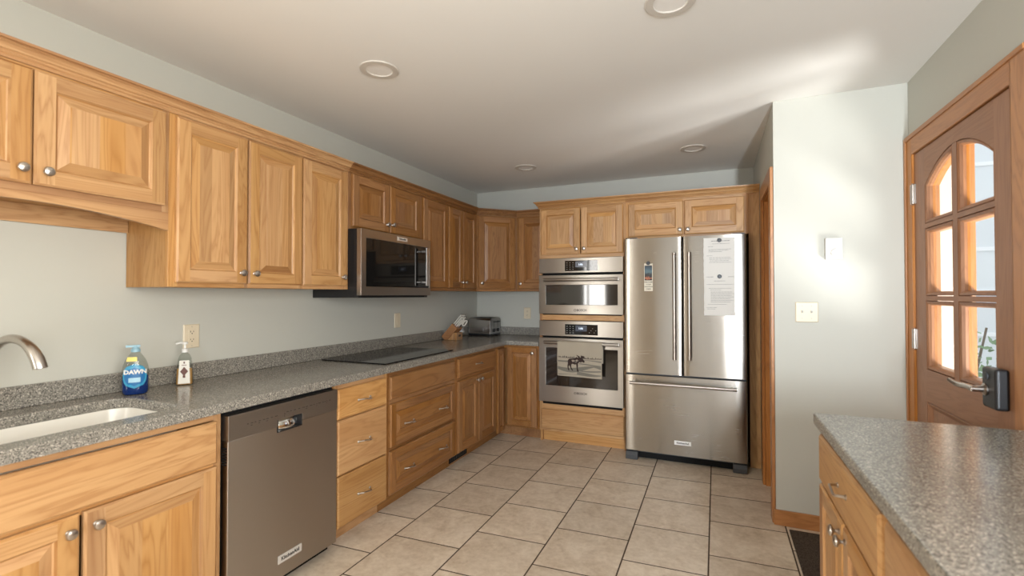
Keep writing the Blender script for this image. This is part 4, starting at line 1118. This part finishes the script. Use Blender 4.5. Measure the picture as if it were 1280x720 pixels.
for p in panes:
    mb = MB()
    r = [[(x, y, z) for y, z in pane(*p, i)] for i, x in ((.0028, SX+.040), (.0028, SX+.003), (.006, SX), (.016, SX+.004), (.022, SX+.014), (.022, SX+.040))]
    mb.loft(r, 0, False, True, False, False); mb.loft([r[-1], r[0]], 0, False, True, False, False)
    mb.build('glazing_bead', FV if False else DV, sl, world=True)
mb = MB()
for p in panes:
    q = pane(*p, .0215); mb.prism(q, 'x', SX+.020, SX+.024)
mb.build('glass', PANE, d1, world=True)
mb = MB()
for p in panes:
    r0 = pane(*p, .0225); r1 = pane(*p, .003)
    mb.loft([[(x, y, z) for y, z in r] for r, x in ((r1, SX+ST-.004), (r1, SX+ST+.006), (r0, SX+ST+.006), (r0, SX+.0245))], 0, False, True, False, False)
mb.build('outer_bead', FV, d1, world=True)
def ringp(i, x): return [(x, 2.302+i, .144+i), (x, 2.928-i, .144+i), (x, 2.928-i, .811-i), (x, 2.302+i, .811-i)]
mb = MB(); mb.loft([ringp(0, SX+.038), ringp(0, SX+.003), ringp(.004, SX), ringp(.022, SX+.010), ringp(.026, SX+.014), ringp(.07, SX+.005)], 0)
mb.build('panel', DV, sl, world=True)
for z in (.26, 1.11, 1.855):
    mb = MB(); mb.tube([(SX-.007, SY1_+.0015, z-.05), (SX-.007, SY1_+.0015, z+.05)], .0065, n=10)
    mb.box(SX-.004, SX-.0005, SY1_-.020, SY1_, z-.05, z+.05).box(SX-.014, SX-.0115, SY1_+.008, SY1_+.016, z-.05, z+.05)
    for q in (-.054, .054): mb.lathe([(.004, 0), (.006, .002), (.004, .004)], (SX-.007, SY1_+.0015, z+q-.002), n=10)
    mb.build('hinge', NICKEL, d1, world=True)
ls = MB(); ls.box(SX-.040, SX-.0005, 2.212, 2.312, .925, 1.072); lock = ls.build('lock_box', BLACK, d1, .010, world=True, seg=3)
mb = MB().lathe([(.015, 0), (.015, .004), (.012, .006), (0, .006)], (SX-.040, 2.275, 1.040), (-1, 0, 0), n=16); mb.build('thumb_turn', DGREY, lock, world=True)
mb = MB(); mb.lathe([(.022, 0), (.022, .004), (.012, .008), (.011, .040)], (SX-.040, 2.285, .990), (-1, 0, 0), n=18)
mb.tube([(SX-.074, 2.280, .990), (SX-.078, 2.320, .992), (SX-.078, 2.385, .987), (SX-.085, 2.405, .990), (SX-.094, 2.425, 1.000)], .010, n=12, rr=[.0115, .011, .0105, .010, .0085]); mb.build('lever', NICKEL, lock, world=True)

# door mat
mb = MB(); mb.box(2.834, 3.39, 2.28, 3.10, .0006, .009)
def matm():
    m, nt, b = newmat('mat_fibre'); h = N(nt); tc = h.n('ShaderNodeTexCoord').outputs['Object']
    n = h.noise(h.vm('MULTIPLY', tc, (1, .35, 1)), 260, 2, .7)
    nt.links.new(h.ramp(n, [(.3, (.035, .026, .02)), (.7, (.115, .088, .068))]), b.inputs['Base Color']); setp(b, rough=1, spec=.1); h.bump(n, .5, .004, b); return m
tag(mb.build('door_mat', matm(), None, .003), 'dark brown ribbed door mat on the tiles by the partition wall', 'mat')

# ---------------------------------------------------------------- outside the door
st(MB().box(3.565, 12, -4, 14, -.25, -.15).build('ground', plain('paving', (.42, .40, .37), .9)), 'pale paving outside the door', 'ground')
def shingle():
    m, nt, b = newmat('cedar_shingle'); h = N(nt); tc = h.n('ShaderNodeTexCoord').outputs['Object']
    sp = h.n('ShaderNodeSeparateXYZ'); h.put(sp.inputs[0], tc)
    row = h.math('FRACT', h.math('DIVIDE', sp.outputs[2], .115))
    n = h.noise(h.vm('MULTIPLY', tc, (40, 1, 2)), 1, 2)
    c = h.mix(n, (.84, .69, .56), (.74, .57, .44))
    c = h.mix(h.ramp(row, [(0, (1, 1, 1)), (.10, (0, 0, 0))]), c, (.60, .44, .32)); nt.links.new(c, b.inputs['Base Color']); setp(b, rough=.8)
    h.bump(row, .4, .01, b); return m
sw_ = empty('porch_wall', (3.8, 3.36, -.15), 0, 'pale cedar shingle wall seen through the left door panes', 'wall', None, 'structure')
MB().box(3.565, 3.715, 3.36, 3.50, -.15, 2.9).build('shingles', shingle(), sw_, world=True)
MB().box(3.715, 3.755, 3.35, 3.51, -.15, 2.9).build('corner_board', plain('cedar_board', (.80, .52, .33), .7), sw_, world=True)
gw = empty('garage', (6.5, 8.2, -.15), 0, 'pale grey garage door seen through the right door panes', 'building', None, 'structure')
mb = MB(); mb.box(3.4, 9.5, 8.0, 8.2, -.15, 3.6, 0)
mb.build('wall', plain('garage_grey', (.74, .76, .77), .7), gw, world=True)
mb = MB()
for k in range(6): mb.box(3.8, 9.0, 7.985, 8.0, .25+k*.55, .30+k*.55)
mb.build('panel_line', plain('garage_white', (.9, .9, .9), .6), gw, world=True)
def shrub(x, y, h_, seed, label):
    random.seed(seed); o = empty('shrub', (x, y, -.15), 0, label, 'shrub')
    lf = MB(); sm = MB()
    for k in range(9):
        a = 2*PI*k/9+random.uniform(-.3, .3); t = random.uniform(.1, .3)*h_
        top = Vector((math.cos(a)*t, math.sin(a)*t, h_*random.uniform(.7, 1)))
        sm.tube([(0, 0, 0), tuple(top*.5+Vector((0, 0, .05))), tuple(top)], .008, n=6)
        for q in range(34):
            f = random.uniform(.25, 1.05); p = top*f+Vector((random.gauss(0, .06), random.gauss(0, .06), random.gauss(0, .06)))
            d = Vector((random.gauss(0, 1), random.gauss(0, 1), random.gauss(.2, .6))).normalized(); e = d.orthogonal().normalized()
            L = random.uniform(.05, .09)
            lf.add([tuple(p), tuple(p+d*L*.5+e*L*.28), tuple(p+d*L), tuple(p+d*L*.5-e*L*.28)], [(0, 1, 2, 3)])
    sm.build('stem', plain('stem', (.12, .08, .05), .8), o)
    fo = lf.build('foliage', plain('leaf_green', (.16, .27, .12), .5), o); fo['kind'] = 'stuff'
shrub(4.25, 5.0, 1.25, 1, 'leafy green shrub seen through the lower right door pane')
